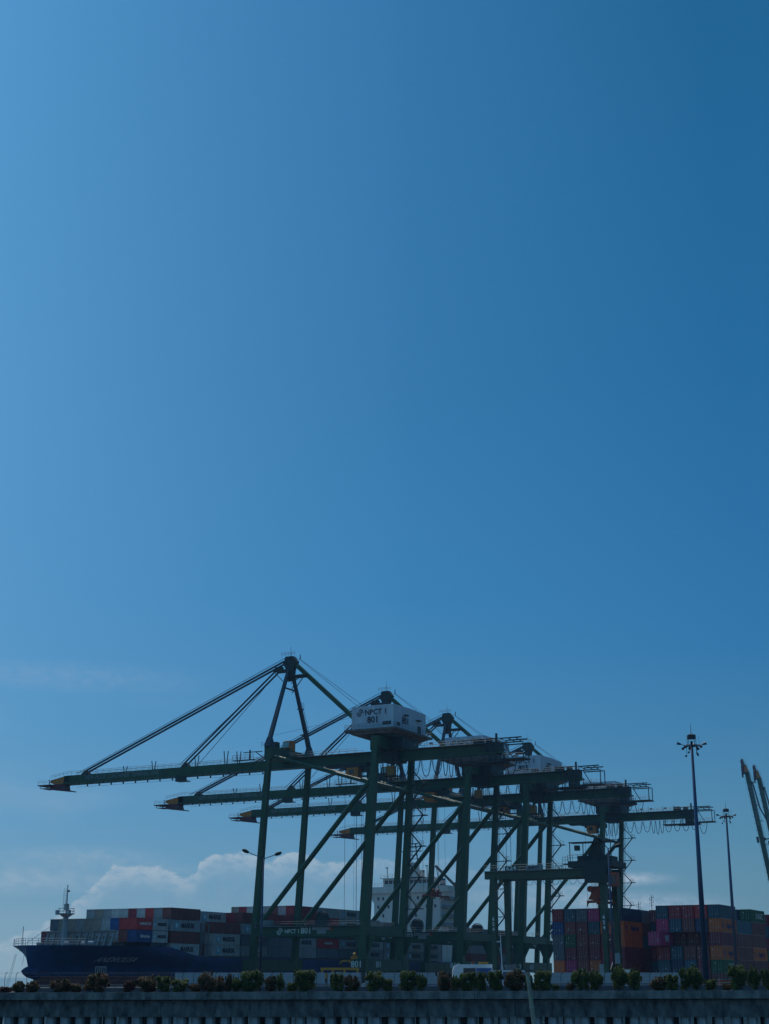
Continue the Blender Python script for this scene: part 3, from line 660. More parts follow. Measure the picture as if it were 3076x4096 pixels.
    q.build('tower_tie', STAY, t)
    s = MB(); s.box(-26.4, -25.3, 14.4, 17.2, 61.8, 62.0); s.bar((-25.6, 16.6, 62), (-25.6, 13.4, 68.2), .35).bar((-25.2, 16.9, 63), (-25.2, 13.7, 69.0), .08); s.box(-26.2, -25.2, 12.2, 14.2, 68.3, 68.5)
    rail(s, (-25.3, 14.6, 62), (-25.3, 17.1, 62), 1.1, .8); rail(s, (-25.2, 12.2, 68.5), (-25.2, 14.2, 68.5), 1.6, .6); s.bar((-25.8, 17.6, 57.5), (-25.8, 15.6, 62), .3)
    s.build('tower_stair', STAY, t)
    c = MB(); c.box(-28.6, -26.6, 10.3, 12.4, 57.15, 59.9); c.prism([(-28.6, 10.3, 57.15), (-28.6, 9.0, 57.8), (-28.6, 9.4, 59.6), (-28.6, 10.3, 59.7)], (2.0, 0, 0)); cc = c.build('boom_cabin', ORANGE, t)
    MB().box(-28.75, -28.6, 10.6, 11.6, 58.3, 59.4).quad((-28.5, 8.96, 58.0), (-26.7, 8.96, 58.0), (-26.7, 9.34, 59.4), (-28.5, 9.34, 59.4)).build('window', GLASSP, cc)
    q = MB(); q.box(-29.3, -27.6, 4.5, 6.2, 57.1, 58.9); rail(q, (-29.4, .2, 57.1), (-29.4, 9, 57.1), 1.2, 1.4); q.build('walkway_equipment', GRN_D, t)
    # backstay and forestays
    MB().bar((-25.6, MV, 80.0), (1.9, MV, 55.6), 1.05, 1.05).bar((.9, MV, 56.6), (3.2, MV, 55.1), 1.4, 1.9).build('backstay', GREEN, t)
    MB().tube((-24.6, MV, 81.5), (-4.0, MV + .5, 66.2), .05, n=4).tube((-24.6, MV, 81.3), (-3.0, MV - .8, 64.4), .05, n=4).tube((-8.6, MV, 64.5), (-26, 1, 60), .03, n=4).build('tower_rope', ROPE, t)
    if not raised:
        s = MB()
        for dv in (-.85, .85): s.bar((-28.7, MV + dv, 80.8), (-92.2, MV + dv, 55.9), .3, .45)
        s.build('forestay', STAY, t)
        s = MB()
        for dv in (-.85, .85): s.bar((-30.9, MV + dv, 78.7), (-59.2, MV + dv, 55.9), .26, .4)
        s.build('forestay', STAY, t)
        s = MB()
        for dv, a, b in ((0, (-28.9, 81.9), (-95.5, 55.6)), (-1.4, (-28.5, 80.0), (-91.0, 55.2)), (.4, (-30, 80), (-61.5, 55.9)), (-.6, (-31.2, 77.6), (-54.6, 55.6))):
            s.tube((a[0], MV + dv, a[1]), (b[0], MV + dv, b[1]), .075, n=5)
        s.build('hoist_line', ROPE, t)
    else:
        s = MB()
        for dv in (-.85, .85): s.bar((-28.7, MV + dv, 80.8), (-36.5, MV + dv, 97), .3, .5); s.bar((-36.5, MV + dv, 97), (-39.5, MV + dv, 111), .3, .5); s.bar((-28.7, MV + dv, 79.5), (-35.0, MV + dv, 78.8), .3, .5)
        s.build('forestay', STAY, t)
    make_boom(t, raised)
    # festoon cables under the rear girder
    f = MB(); u = 4.5; rr = random.Random(3)
    xs = []
    x = -1.5
    while x < 37.5:
        dense = x < 6 or 17 < x < 22
        w_ = 1.25 if dense else 2.75; xs.append((x, w_)); x += w_ + .25
    for x, w_ in xs:
        sg = (4.2 if w_ < 2 else 3.7) + rr.uniform(-.25, .25)
        catenary(f, (x, MV - 2.1, 51.9 if x < 33 else 50.8), (x + w_, MV - 2.1, 51.9 if x < 33 else 50.8), sg, .10)
        if w_ > 2: catenary(f, (x + .2, MV - 2.0, 51.9), (x + w_ - .2, MV - 2.0, 51.9), sg * .62, .035)
    f.build('festoon_cable', INK, t)
    # zigzag stair beside the far landside leg
    z = 13.5; s = MB(); y = WV - .2; k = 0
    while z < 50:
        x0 = PL(0, WV, z)[0] + 1.0; x1 = x0 + 3.3
        s.bar((x0, y, z), (x1, y, z + 3.7), .7, .16, side=(0, 1, 0)); s.box(x1 - .1, x1 + 1.1, y - .9, y + .9, z + 3.65, z + 3.85); rail(s, (x1 - .1, y - .9, z + 3.85), (x1 + 1.1, y - .9, z + 3.85), 1.1, .6)
        s.bar((x1, y, z + 3.9), (x0, y, z + 7.6), .7, .16, side=(0, 1, 0)); s.bar((x0 - .6, y, z + 3.7), (x1, y, z + 3.7), .22, .22)
        s.tube((x0, y - .35, z + 1.1), (x1, y - .35, z + 4.8), .03, n=4).tube((x1, y - .35, z + 5), (x0, y - .35, z + 8.7), .03, n=4)
        z += 7.6
    s.build('stair', GRN_D, t)
    # loose power cables bundled near the landside legs
    f = MB(); rr = random.Random(5)
    for k in range(9):
        x = -3.5 + k * 1.0 + rr.uniform(-.2, .2); z1 = rr.uniform(46.5, 48.5)
        f.path([(x, MV + 1.9, 52.4), (x + rr.uniform(-.2, .2), MV + 1.9, (52.4 + z1) / 2), (x + rr.uniform(-.3, .3), MV + 1.9, z1)], .07)
    f.box(-3.8, 5.6, MV + 1.6, MV + 2.2, 46.6, 46.75); f.build('cable_chain', INK, t)
    s = MB()
    for z in (20, 27.5, 35, 42.5): 
        x = PL(0, 0, z)[0]; s.box(x - 1.6, x + 1.6, -1.5, 1.5, z, z + .12); rail(s, (x - 1.6, -1.5, z + .12), (x + 1.6, -1.5, z + .12), 1.1, 1)
    s.build('leg_platform', GRN_D, t) if False else None
    # ladder lines beside near landside leg
    s = MB()
    for dx in (1.45, 1.75): s.tube(P(-PL(0, 0, 13)[0] - dx, WV, 13), P(-PL(0, 0, 52)[0] - dx + .3, WV, 52), .05, n=4)
    s.build('ladder', RAIL, t)
    # cable reel on the far portal beam
    q = MB()
    cx, cy, cz_ = -22.3, WV, 15.1; R_ = 2.0; n = 20
    for i in range(n):
        a, b = 2 * PI * i / n, 2 * PI * (i + 1) / n
        for y in (-.3, .3): q.tube((cx + cos(a) * R_, cy + y, cz_ + sin(a) * R_), (cx + cos(b) * R_, cy + y, cz_ + sin(b) * R_), .1, n=4, cap=False)
        if i % 2 == 0: q.tube((cx, cy, cz_), (cx + cos(a) * R_, cy - .3, cz_ + sin(a) * R_), .05, n=4)
    q.tube((cx, cy - .25, cz_), (cx, cy + .25, cz_), R_ * .86, n=20); q.bar((cx, cy + .5, 12.8), (cx, cy + .5, cz_), .5)
    q.build('cable_reel', GRN_D, t)
    for bx in ((-12, -6, WV - .7, WV + .5, 12.9, 14.6), (-28, -25, -.6, .6, 12.9, 14.4)): MB().box(*bx).build('electrical_cabinet', mat('cabinet', (.16, .2, .2), .6), t)
    return t

def add_trolley(t, u, rope_z):
    m = MB(); m.box(-u - 4.5, -u + 3.4, MV - 2.6, MV + 2.6, 51.5, 52.4); m.box(-u - 9, -u - 4.5, MV - 1.6, MV + 1.6, 51.9, 52.35); m.box(-u - 3, -u + 2.4, MV - 2.2, MV + 2.2, 50.7, 51.5)
    m.box(-u + 2.6, -u + 5.2, MV - 2.4, MV - 2.2, 50.3, 51.6)
    tr = m.build('trolley', GRN_D, t)
    c = MB(); c.prism([(-u - 1.2, MV - 3.9, 48.6), (-u + 1.6, MV - 3.9, 48.6), (-u + 1.6, MV - 3.9, 51.2), (-u - 1.6, MV - 3.9, 51.2), (-u - 1.9, MV - 3.9, 49.6)], (0, 2.3, 0)); cb = c.build('operator_cab', ORANGE, t)
    MB().quad((-u - 1.62, MV - 3.8, 51.0), (-u - 1.62, MV - 1.7, 51.0), (-u - 1.94, MV - 1.7, 49.7), (-u - 1.94, MV - 3.8, 49.7)).box(-u - .9, -u + .4, MV - 3.95, MV - 3.9, 49.6, 50.7).build('window', GLASS, cb)
    r = MB(); r.box(-u + 1.6, -u + 4.4, MV - 3.9, MV - 1.6, 48.9, 49.05); rail(r, (-u + 1.7, MV - 3.9, 49.05), (-u + 4.3, MV - 3.9, 49.05), 1.1, .7)
    for dx in (2.0, 3.2, 4.2): r.bar((-u + dx, MV - 2, 49), (-u + dx, MV - 2, 51.6), .12)
    r.build('cab_platform', GRN_D, t)
    r = MB()
    for dx, dv, w_ in ((-3.2, -1.6, .05), (-2.2, 1.4, .03), (-.1, -1.2, .07), (.3, 1.6, .03), (1.5, -1.5, .05), (2.3, 1.5, .03)):
        r.tube((-u + dx, MV + dv, 51), (-u + dx, MV + dv, rope_z), w_, n=4)
    r.build('hoist_rope', ROPE, t)
def digits(t, num, u_shift=0):
    parts = {o.name.split('.')[0]: o for o in t.children}
    hs = [o for o in t.children if o.name.startswith('machinery_house')][0]
    text_on(num, 2.15, INK, hs, (2.3, .82, 61.75), FRONT, bold=.05, sx=1.0)
    text_on(num, 2.3, INK, hs, (7.97, 7.6, 61.9), RIGHT, bold=.05, sx=1.15)
    pb = [o for o in t.children if o.name.startswith('portal_beam')][0]
    text_on(num, 2.0, INKW, pb, (-14.9, -.78, 11.72), FRONT, bold=.04)
    sb = [o for o in t.children if o.name.startswith('sill_beam')][-1]
    text_on(num, 2.0, INKW, sb, (PL(0, 0, 2)[0] + .93, 6.5, 3.9), RIGHT, bold=.03)
    text_on(num, 2.0, INKW, sb, (PL(0, 0, 2)[0], -3.02, 3.9), FRONT, bold=.03)
base = make_crane(False)
base_r = make_crane(True)
VS = [0, 55.737, 98.792, 168.611, 563.0, 593.0]
lab = ['nearest green quay crane, its white machinery house reading 801, boom lowered over the ship', 'second nearest quay crane with lowered boom, house half hidden behind the girder of crane 801', 'third quay crane along the quay with lowered boom, house reading 803', 'farthest of the quay cranes with lowered booms, rear girder reaching towards the floodlight masts',
       'quay crane with raised boom at the right edge, the taller looking of two', 'quay crane with raised boom at the very right edge, just behind another raised boom']
cranes = []
for i, vs in enumerate(VS):
    src = base if i < 4 else base_r
    t = copy_tree(src) if i not in (3, 5) else src      # the originals become the last of each kind
    t.location = PW(0, vs, 0); t.rotation_euler = (0, 0, ROTZ)
    tag(t, lab[i], 'quay crane', 'green quay cranes along the berth'); cranes.append(t)
for i, (u, rz) in enumerate([(6.3, 7.0), (11.5, 24.0), (7.1, 20.0), (3.0, 16.0)]):
    add_trolley(cranes[i], u, rz); digits(cranes[i], '80%d' % (i + 1))
# checker cabins on the landside frame
for i, (u, z) in enumerate([(-4.4, 49.6), (-3.5, 50), (-2.9, 49.9)]):
    c = MB().box(-u - .9, -u + .8, MV - 4.0, MV - 2.2, 48.6, 51.0).build('service_cabin', mat('cabin_ochre', (.32, .15, .03), .5, var=.3), cranes[i])
    MB().box(-u - 2.0, -u + 1.8, MV - 4.2, MV - 1.8, 48.4, 48.55).build('cabin_platform', GRN_D, cranes[i]); MB().bar((-u, MV - 3, 51.0), (-u, MV - 3, 52.6), .5).build('cabin_hanger', GRN_D, cranes[i])

# spreaders hanging from the hoist ropes
def spreader(loc, m, label, rz=ROTZ, length=12.0, hung=1.6, grp='hanging container spreaders'):
    t = empty('container_spreader', loc, rz, label=label, cat='spreader', group=grp)
    h = length / 2
    b = MB(); b.box(-.55, .55, -h * .45, h * .45, 0, .55); b.box(-.3, .3, -h, h, .08, .42); b.build('main_beam', m, t)
    for s_ in (-1, 1):
        e = MB(); e.box(-1.2, 1.2, s_ * h - .2, s_ * h + .2, 0, .4)
        for a in (-1, 1): e.box(a * 1.15 - .12, a * 1.15 + .12, s_ * h - .25, s_ * h + .25, -.35, .1); e.prism([(a * 1.2, s_ * h - .2, 0), (a * 1.2, s_ * h + .2, 0), (a * 1.75, s_ * h + .1, -.6), (a * 1.75, s_ * h - .1, -.6)], (0, 0, .12))
        e.build('end_frame', m, t)
    hb = MB(); hb.box(-.9, .9, -1.8, 1.8, .7, 1.3)
    for a in (-1, 1): hb.tube((-.25, a * 1.4, hung), (.25, a * 1.4, hung), .55, n=12)
    hb.bar((0, -1.2, .5), (0, -1.2, .8), .3).bar((0, 1.2, .5), (0, 1.2, .8), .3); hb.build('headblock', m, t)
    return t
spreader(PW(6.6, MV, 4.6), YELLOW, 'yellow spreader hanging low on ropes beneath the nearest crane')
spreader(PW(11.5, VS[1] + MV, 22.6), ORRED, 'rusty red spreader hanging in front of the ship accommodation block')
# ============================================================ CONTAINERS
GREY = (.27, .32, .34); LGREY = (.38, .43, .44); SLATE = (.13, .17, .20); TAN = (.30, .27, .23); BROWN = (.21, .065, .055); DKRED = (.30, .035, .045); RED = (.50, .045, .045)
BLUE = (.02, .09, .26); NAVY = (.02, .045, .10); ORNG = (.62, .15, .035); MAG = (.44, .05, .16); DGREEN = (.02, .12, .05); TEAL = (.03, .11, .15); CYAN = (.03, .25, .48); MAROON = (.22, .04, .055); WHT = (.5, .52, .53)
CNAME = {GREY: 'grey', LGREY: 'pale grey', SLATE: 'dark slate', TAN: 'tan', BROWN: 'red brown', DKRED: 'dark red', RED: 'bright red', BLUE: 'blue', NAVY: 'navy', ORNG: 'orange', MAG: 'magenta', DGREEN: 'dark green', TEAL: 'dark teal', CYAN: 'bright blue', MAROON: 'maroon', WHT: 'white'}
HC = 2.59
_cm = {}; ROD = mat('locking_rod', (.34, .34, .35), .5, metal=.3)
def cont_meshes(L_):
    if L_ in _cm: return _cm[L_]
    W_ = 2.44; m = MB()
    # frame rails and posts proud of the corrugated skin
    for x0 in (0, W_ - .16):
        for y0 in (0, L_ - .16): m.box(x0, x0 + .16, y0, y0 + .16, 0, HC)
        m.box(x0, x0 + .12, .16, L_ - .16, 0, .16).box(x0, x0 + .12, .16, L_ - .16, HC - .12, HC)
    for y0 in (0, L_ - .14):
        m.box(.16, W_ - .16, y0, y0 + .14, 0, .16).box(.16, W_ - .16, y0, y0 + .14, HC - .12, HC)
    # corrugated side walls as real folds
    n = int(L_ / .56); st = (L_ - .32) / n
    for side in (0, 1):
        xo, xi = (.02, .09) if side == 0 else (W_ - .02, W_ - .09)
        pts = []
        for i in range(n):
            y = .16 + i * st; pts += [(xo, y), (xo, y + st * .35), (xi, y + st * .5), (xi, y + st * .85)]
        pts.append((xo, L_ - .16))
        for (a, b), (c, d) in zip(pts, pts[1:]): m.quad((a, b, .16), (c, d, .16), (c, d, HC - .12), (a, b, HC - .12))
    m.quad((.05, .1, HC - .03), (W_ - .05, .1, HC - .03), (W_ - .05, L_ - .1, HC - .03), (.05, L_ - .1, HC - .03))
    m.quad((.1, L_ - .06, .1), (W_ - .1, L_ - .06, .1), (W_ - .1, L_ - .06, HC - .1), (.1, L_ - .06, HC - .1))
    body = m.mesh('body', BOX)
    d = MB(); d.box(0, 1.03, 0, .05, .18, HC - .14)
    for x in (.25, .72): d.tube((x, -.03, .12), (x, -.03, HC - .1), .025, n=4)
    for z in (.75, 1.2, 1.8): d.box(.1, .9, -.02, 0, z, z + .05)
    door = d.mesh('door', BOXF); door.materials.append(ROD)
    for f in door.polygons[6:18 + 4]: f.material_index = 1
    e_ = MB(); e_.box(0, 1.03, 0, .05, .18, HC - .14)
    for x in (.2, .45, .7): e_.box(x, x + .06, -.02, 0, .2, HC - .16)
    _cm['end'] = e_.mesh('end_panel', BOXF)
    p = MB(); p.box(0, .2, 0, .012, 0, .17); pl = p.mesh('placard', LABELW)
    _cm[L_] = (body, door, pl); return _cm[L_]
ncont = 0
def container(u, v, z, L_, color, label, group, doors=True, marks=0, plain_end=False, text=None):
    """u is the seaward side of the box: it spans u-2.44..u, v..v+L"""
    global ncont; ncont += 1
    t = empty('shipping_container', PW(u, v, z), ROTZ, label=label, cat='container', group=group)
    body, door, pl = cont_meshes(L_)
    jit = rnd.uniform(.82, 1.15); c = (*[min(1, k * jit) for k in color], 1)
    o = bpy.data.objects.new('body', body); col.objects.link(o); o.parent = t; o.color = c
    if doors:
        for x in (.18, 1.23):
            q = bpy.data.objects.new('door', door); col.objects.link(q); q.parent = t; q.location = (x, .04, 0); q.color = c
    else:
        q = bpy.data.objects.new('end_panel', _cm['end']); col.objects.link(q); q.parent = t; q.location = (.18, .05, 0); q.scale = (2.03, 1, 1); q.color = c
    for k in range(marks):
        q = bpy.data.objects.new('placard', pl); col.objects.link(q); q.parent = t; q.location = (rnd.choice((.3, .8, 1.35, 1.85)) + rnd.uniform(-.05, .05), -.02, rnd.choice((.35, .9, 1.9)) + rnd.uniform(-.1, .1))
    if text:
        kind = text; x = 2.45; Lc = L_ / 2
        if kind == 'MAERSK':
            s_ = 1.0 if L_ > 8 else .62
            text_on('MAERSK', 1.5 * s_, INK, t, (x, Lc + 1.0 * s_, 1.3), RIGHT, bold=.04)
            e = MB(); yc = Lc - 3.6 * s_; a = .75 * s_; e.box(x - .01, x + .005, yc - a, yc + a, 1.3 - a, 1.3 + a); eb = e.build('emblem', STARB, t)
            pts = []
            for i in range(14):
                r_ = a * (.8 if i % 2 == 0 else .42); an = PI / 2 + i * PI / 7; pts.append((x + .012, yc + cos(an) * r_, 1.3 + sin(an) * r_))
            e = MB(); e.quad(*pts); e.build('star', LABELW, eb)
        elif kind == 'HAPAG':
            text_on('Hapag-Lloyd', 1.25, NAVYINK, t, (x, Lc + 1.0, 1.25), RIGHT, bold=.03, sx=.85)
            e = MB(); yc = 1.6; e.box(x, x + .01, yc - .38, yc - .14, .75, 1.95).box(x, x + .01, yc + .02, yc + .22, .75, 1.7).box(x, x + .01, yc - .2, yc + .5, 1.2, 1.42).box(x, x + .01, yc + .02, yc + .5, .75, .95); e.build('emblem', HLB, t)
        elif kind == 'UASC': text_on('U A S C', 1.6, INKW, t, (x, Lc + 1.2, 1.3), RIGHT, bold=.05, sx=1.1); MB().box(x, x + .01, L_ - .55, L_ - .45, .5, 2.1).build('stripe', INKW, t)
        elif kind == 'ONE': text_on('ONE', 1.7, LABELW, t, (x, 4.6, 1.35), RIGHT, bold=.05, sx=.75)
        elif kind == 'HAMBURG': text_on('HAMBURG SÜD', .75, LABELW, t, (x, Lc + .3, 1.3), RIGHT, bold=.03, sx=.85)
        elif kind == 'SAF': text_on('Safmarine', 1.0, LABELW, t, (x, Lc + .3, 1.3), RIGHT, bold=.03, sx=.95)
        elif kind == 'MARK': MB().box(x, x + .01, Lc, Lc + 2.2, .9, 1.7).build('stripe', LABELW, t); MB().box(x, x + .012, Lc + .3, Lc + 2.6, 1.0, 1.3).build('stripe', ORRED, t)
    return t
NAVYINK = mat('lettering_navy', (.02, .03, .12), .6, var=.1)

# ============================================================ SHIP
ship = empty('container_ship', PW(52.6, -62, SEA), ROTZ, label='dark blue container ship moored at the quay, loaded with containers, white accommodation block amidships', cat='ship')
SC = 52.6; SV = -62.0          # centreline u, bow v
def S(u, v, z): return (-(u - SC), v - SV, z - SEA)
HB = 16.1; LS = 262.0
def stem_v(z):
    pts = [(-7, -52.5), (-3.2, -53.2), (.6, -54.4), (3.5, -56.8), (5.6, -57.3), (7.8, -57.6), (9, -57.7)]
    for (a, b), (c, d) in zip(pts, pts[1:]):
        if z <= c: return b + (d - b) * (z - a) / (c - a)
    return pts[-1][1]
def half(v, z):
    q = max(0, min(1, (z - 3.2) / 4.6)); Lz = 64 - 41 * q ** .8; k = 1 - .2 * q; t = (v - stem_v(z)) / Lz
    if t <= 0: return 0
    f = 1.0 if t >= 1 else (1 - (1 - t) ** 2.1) ** k
    aft = SV + LS - 40; g = 1.0 if v < aft else 1 - .35 * ((v - aft) / 40) ** 2 * (1 if z < 2 else .25)
    return HB * f * g
def deck_z(v):
    if v < -28: return 7.75
    if v < -12: t = (v + 28) / 16; return 7.75 - 2.1 * (t * t * (3 - 2 * t))
    return 5.65
def hull_part(name, zlist, m, top_follow):
    q = MB(); st = [i / 40 for i in range(41)]
    ss = [0, .3, .8, 1.5, 2.5, 4, 6, 8.5, 11, 14, 17, 20, 24, 28, 31, 34, 37, 40, 43, 46, 49, 53, 58, 64, 72, 90, 130, 180, 222, 235, 248, 258, 262]
    for side in (-1, 1):
        base_i = len(q.v); nz = len(zlist)
        for s_ in ss:
            for zi, z in enumerate(zlist):
                v0 = stem_v(z); frac = min(1, s_ / 60); v = v0 + s_ if s_ < 60 else max(v0 + 60, SV + s_)
                zz = z
                if top_follow and zi == nz - 1: zz = deck_z(v)
                elif top_follow: zz = min(z, deck_z(v) - .02 * (nz - zi))
                q.v.append(S(SC + side * half(v, zz), v, zz))
        for i in range(len(ss) - 1):
            for j in range(nz - 1):
                a = base_i + i * nz + j; b = a + nz
                q.f.append((a, b, b + 1, a + 1) if side > 0 else (a, a + 1, b + 1, b))
    return q.build(name, m, ship, smooth=True)
HULL = mat('hull_navy', (.013, .058, .165), .5, var=.35, scale=.35, streak=2.5, alt=(.011, .036, .095))
BOOT = mat('boot_red', (.26, .07, .055), .8, var=.4, scale=.5, streak=.5)
hull = hull_part('hull', [1.25, 2.2, 3.2, 4.2, 5.2, 6.2, 7.0, 7.75], HULL, True)
hull_part('boot_topping', [-6.5, -3.2, -1.5, 0, 1.25], BOOT, False)
DECKM = mat('deck_paint', (.10, .06, .05), .8); SHIPGREY = mat('ship_grey', (.30, .34, .35), .6, var=.25, scale=.4, streak=2); SHIPW = mat('ship_white', (.66, .68, .64), .55, var=.15, scale=.3, streak=3)
dq = MB(); vs = [-57.2, -55.5, -53, -50, -46, -42, -38, -34, -30, -28]
for a, b in zip(vs, vs[1:]):
    dq.quad(S(SC - half(a, 7) * .98, a, 6.7), S(SC + half(a, 7) * .98, a, 6.7), S(SC + half(b, 7) * .98, b, 6.7), S(SC - half(b, 7) * .98, b, 6.7))
dq.quad(S(SC - 12.6, -28, 4.9), S(SC + 12.6, -28, 4.9), S(SC + 15.6, 0, 4.9), S(SC - 15.6, 0, 4.9)); dq.quad(S(SC - 15.6, 0, 4.9), S(SC + 15.6, 0, 4.9), S(SC + 15.6, 190, 4.9), S(SC - 15.6, 190, 4.9)); dq.quad(S(SC - 12.6, -28, 4.9), S(SC + 12.6, -28, 4.9), S(SC + 12.6, -28, 6.7), S(SC - 12.6, -28, 6.7)); dq.build('deck', DECKM, ship)
# transom
tq = MB(); v = SV + LS; tq.quad(S(SC - half(v, 5.6), v, 5.65), S(SC + half(v, 5.6), v, 5.65), S(SC + half(v, 1.3), v, 1.25), S(SC - half(v, 1.3), v, 1.25)).build('transom', HULL, ship)
# bulb
bq = MB(); n = 14; prof = [(0, .1), (1.0, .75), (2.0, 1.15), (4, 1.4), (8, 1.5)]
for i in range(len(prof) - 1):
    (a, r0), (b, r1) = prof[i], prof[i + 1]
    for j in range(n):
        t0, t1 = 2 * PI * j / n, 2 * PI * (j + 1) / n
        bq.quad(S(SC + cos(t0) * r0 * .8, -58.6 + a, 2.3 - .12 * a + sin(t0) * r0 + .05 * a), S(SC + cos(t1) * r0 * .8, -58.6 + a, 2.3 - .12 * a + sin(t1) * r0 + .05 * a), S(SC + cos(t1) * r1 * .8, -58.6 + b, 2.3 - .12 * b + sin(t1) * r1 + .05 * b), S(SC + cos(t0) * r1 * .8, -58.6 + b, 2.3 - .12 * b + sin(t0) * r1 + .05 * b))
bq.build('bulbous_bow', HULL, ship, smooth=True)
# hatch coamings / box under the stacks
hc = MB()
for v0_, v1_ in ((-40, -27), (-26.4, -13.6), (-8.4, 4.4), (4.9, 17.3), (17.6, 29.9), (30.2, 42.6), (42.9, 55.2), (55.6, 68), (70.3, 82.7), (83.1, 95.4), (97.8, 110.2), (110.6, 123), (146.4, 158.8), (160, 172.4), (172.8, 185.2)):
    hw_ = min(15.2, half(v0_, 5.0) - 1.2)
    hc.box(*[S(SC - hw_, 0, 0)[0], S(SC + hw_, 0, 0)[0]], v0_ - SV, v1_ - SV, 4.9 - SEA, 5.95 - SEA)
hc.build('hatch_coaming', SHIPGREY, ship)
MB().box(S(SC - 12.4, 0, 0)[0], S(SC + 12.4, 0, 0)[0], -39.0 - SV, -28.4 - SV, 6.6 - SEA, 8.7 - SEA).build('cargo_platform', mat('platform_dark', (.07, .09, .10), .7), ship)
MB().box(S(SC - 15.5, 0, 0)[0], S(SC + 15.5, 0, 0)[0], -33 - SV, -28 - SV, 7.9 - SEA, 8.7 - SEA).build('cargo_platform', mat('platform_dark', (.07, .09, .10), .7), ship)
# lashing bridges between bays (open frames)
for v0_ in (-12.9, -10.0, 17.35, 42.65, 68.4, 95.8, 123.6):
    m = MB()
    for k in range(14):
        u = 36.8 + k * 2.44; m.bar(S(u, v0_, 5), S(u, v0_, 13.2), .22)
    for z in (8.6, 11.2, 13.2): m.box(S(37, 0, 0)[0], S(68.4, 0, 0)[0], v0_ - SV - .4, v0_ - SV + .4, z - SEA, z - SEA + .18)
    m.build('lashing_bridge', mat('lashing_grey', (.13, .17, .18), .6), ship)
# bow mast, breakwater, rails
def su(px): return px
mm = MB(); b0 = S(52.3, -45, 6.7); t0 = S(52.3, -45, 14.3)
mm.tube(b0, t0, .95, .55, n=14); mm.tube(t0, S(52.3, -45, 21.2), .2, .1, n=6)
MA = mm.build('bow_mast', SHIPGREY, ship)
m = MB(); m.tube(S(52.3, -45, 14.0), S(52.3, -45, 14.7), .6, 1.6, n=12); m.tube(S(52.3, -45, 14.7), S(52.3, -45, 14.9), 1.9, n=12)
for i in range(10):
    a, b = 2 * PI * i / 10, 2 * PI * (i + 1) / 10
    for z in (15.4, 16.0): m.tube(S(52.3 + cos(a) * 1.85, -45 + sin(a) * 1.85, z), S(52.3 + cos(b) * 1.85, -45 + sin(b) * 1.85, z), .04, n=4)
    m.tube(S(52.3 + cos(a) * 1.85, -45 + sin(a) * 1.85, 14.8), S(52.3 + cos(a) * 1.85, -45 + sin(a) * 1.85, 16), .04, n=4)
for s_ in (-1, 1): m.box(S(52.3 + s_ * 1.7, 0, 0)[0] - .3, S(52.3 + s_ * 1.7, 0, 0)[0] + .3, -45 - SV - 1.4, -45 - SV - .8, 14.6 - SEA, 15.6 - SEA)
m.box(S(52.7, 0, 0)[0], S(51.9, 0, 0)[0], -45 - SV - .4, -45 - SV + .4, 15.6 - SEA, 17.0 - SEA)
m.build('crow_platform', SHIPGREY, MA)
m = MB()
for dx in (.35, 1.0): m.tube(S(52.3 + dx, -45, 16.0), S(52.3 + dx, -45, 20.3), .04, n=4)
for i in range(9): m.tube(S(52.65, -45, 16.3 + i * .5), S(53.3, -45, 16.3 + i * .5), .03, n=4)
m.box(S(52.2, 0, 0)[0], S(51.7, 0, 0)[0], -45 - SV - .1, -45 - SV + .1, 19.6 - SEA, 20.0 - SEA); m.build('mast_ladder', ROPE, MA)
m = MB(); m.tube(S(52.3, -45, 14.3), S(57, -53, 8), .04, n=4); m.build('mast_stay', ROPE, MA)
bw_ = MB(); VB = -43
bw_.prism([S(60.6, VB, 6.6), S(58.4, VB, 10.8), S(39.6, VB, 11.1), S(40.2, VB, 9.2), S(41.2, VB, 6.6)], (0, .15, 0))
for k in range(11): u = 40 + k * 1.85; bw_.bar(S(u + .9, VB - .6, 6.6), S(u, VB - .1, 11), .16, .5)
bw_.box(S(59, 0, 0)[0], S(39.4, 0, 0)[0], VB - SV - .5, VB - SV + .1, 10.9 - SEA, 11.15 - SEA)
bw_.box(S(59, 0, 0)[0], S(40.6, 0, 0)[0], VB - SV - .5, VB - SV + .1, 8.7 - SEA, 8.85 - SEA)
BWK = bw_.build('breakwater', mat('breakwater_grey', (.27, .30, .30), .7, var=.3, scale=.6), ship)
m = MB()
for k in range(9): u = 41 + k * 1.85; m.box(S(u + .35, 0, 0)[0], S(u - .35, 0, 0)[0], VB - SV - .06, VB - SV, 9.2 - SEA, 9.9 - SEA)
m.build('opening', GLASS, BWK)
m = MB()
for s_ in (-1, 1):
    pr = None
    for v in (-57.5, -57.1, -56.5, -55.5, -54, -52, -50):
        p = S(SC + s_ * max(.1, half(v, 7.7)), v, 7.7)
        m.tube(p, (p[0], p[1], p[2] + 1.5), .06, n=4)
        if pr:
            for dz in (.5, 1.0, 1.5): m.tube((pr[0], pr[1], pr[2] + dz), (p[0], p[1], p[2] + dz), .05, n=4)
        pr = p
m.tube(S(55.6, -55.4, 7.7), S(55.6, -55.4, 11.8), .08, n=5); m.build('bow_railing', SHIPGREY, ship)
for u, v, a, b, c in ((47.5, -50, 1.0, 1.2, 1.0), (44.5, -48, .8, 1.6, .9), (56, -49, 1.2, 1, 1.1), (43.5, -46.5, 1.5, .8, 1.3)):
    m = MB(); m.tube(S(u, v, 6.7), S(u, v, 6.7 + c + .6), .25, n=8); m.tube(S(u - a / 2, v, 7.9 + c * .3), S(u + a / 2, v, 7.9 + c * .3), .45, n=10)
    m.build('winch', SHIPGREY, ship)
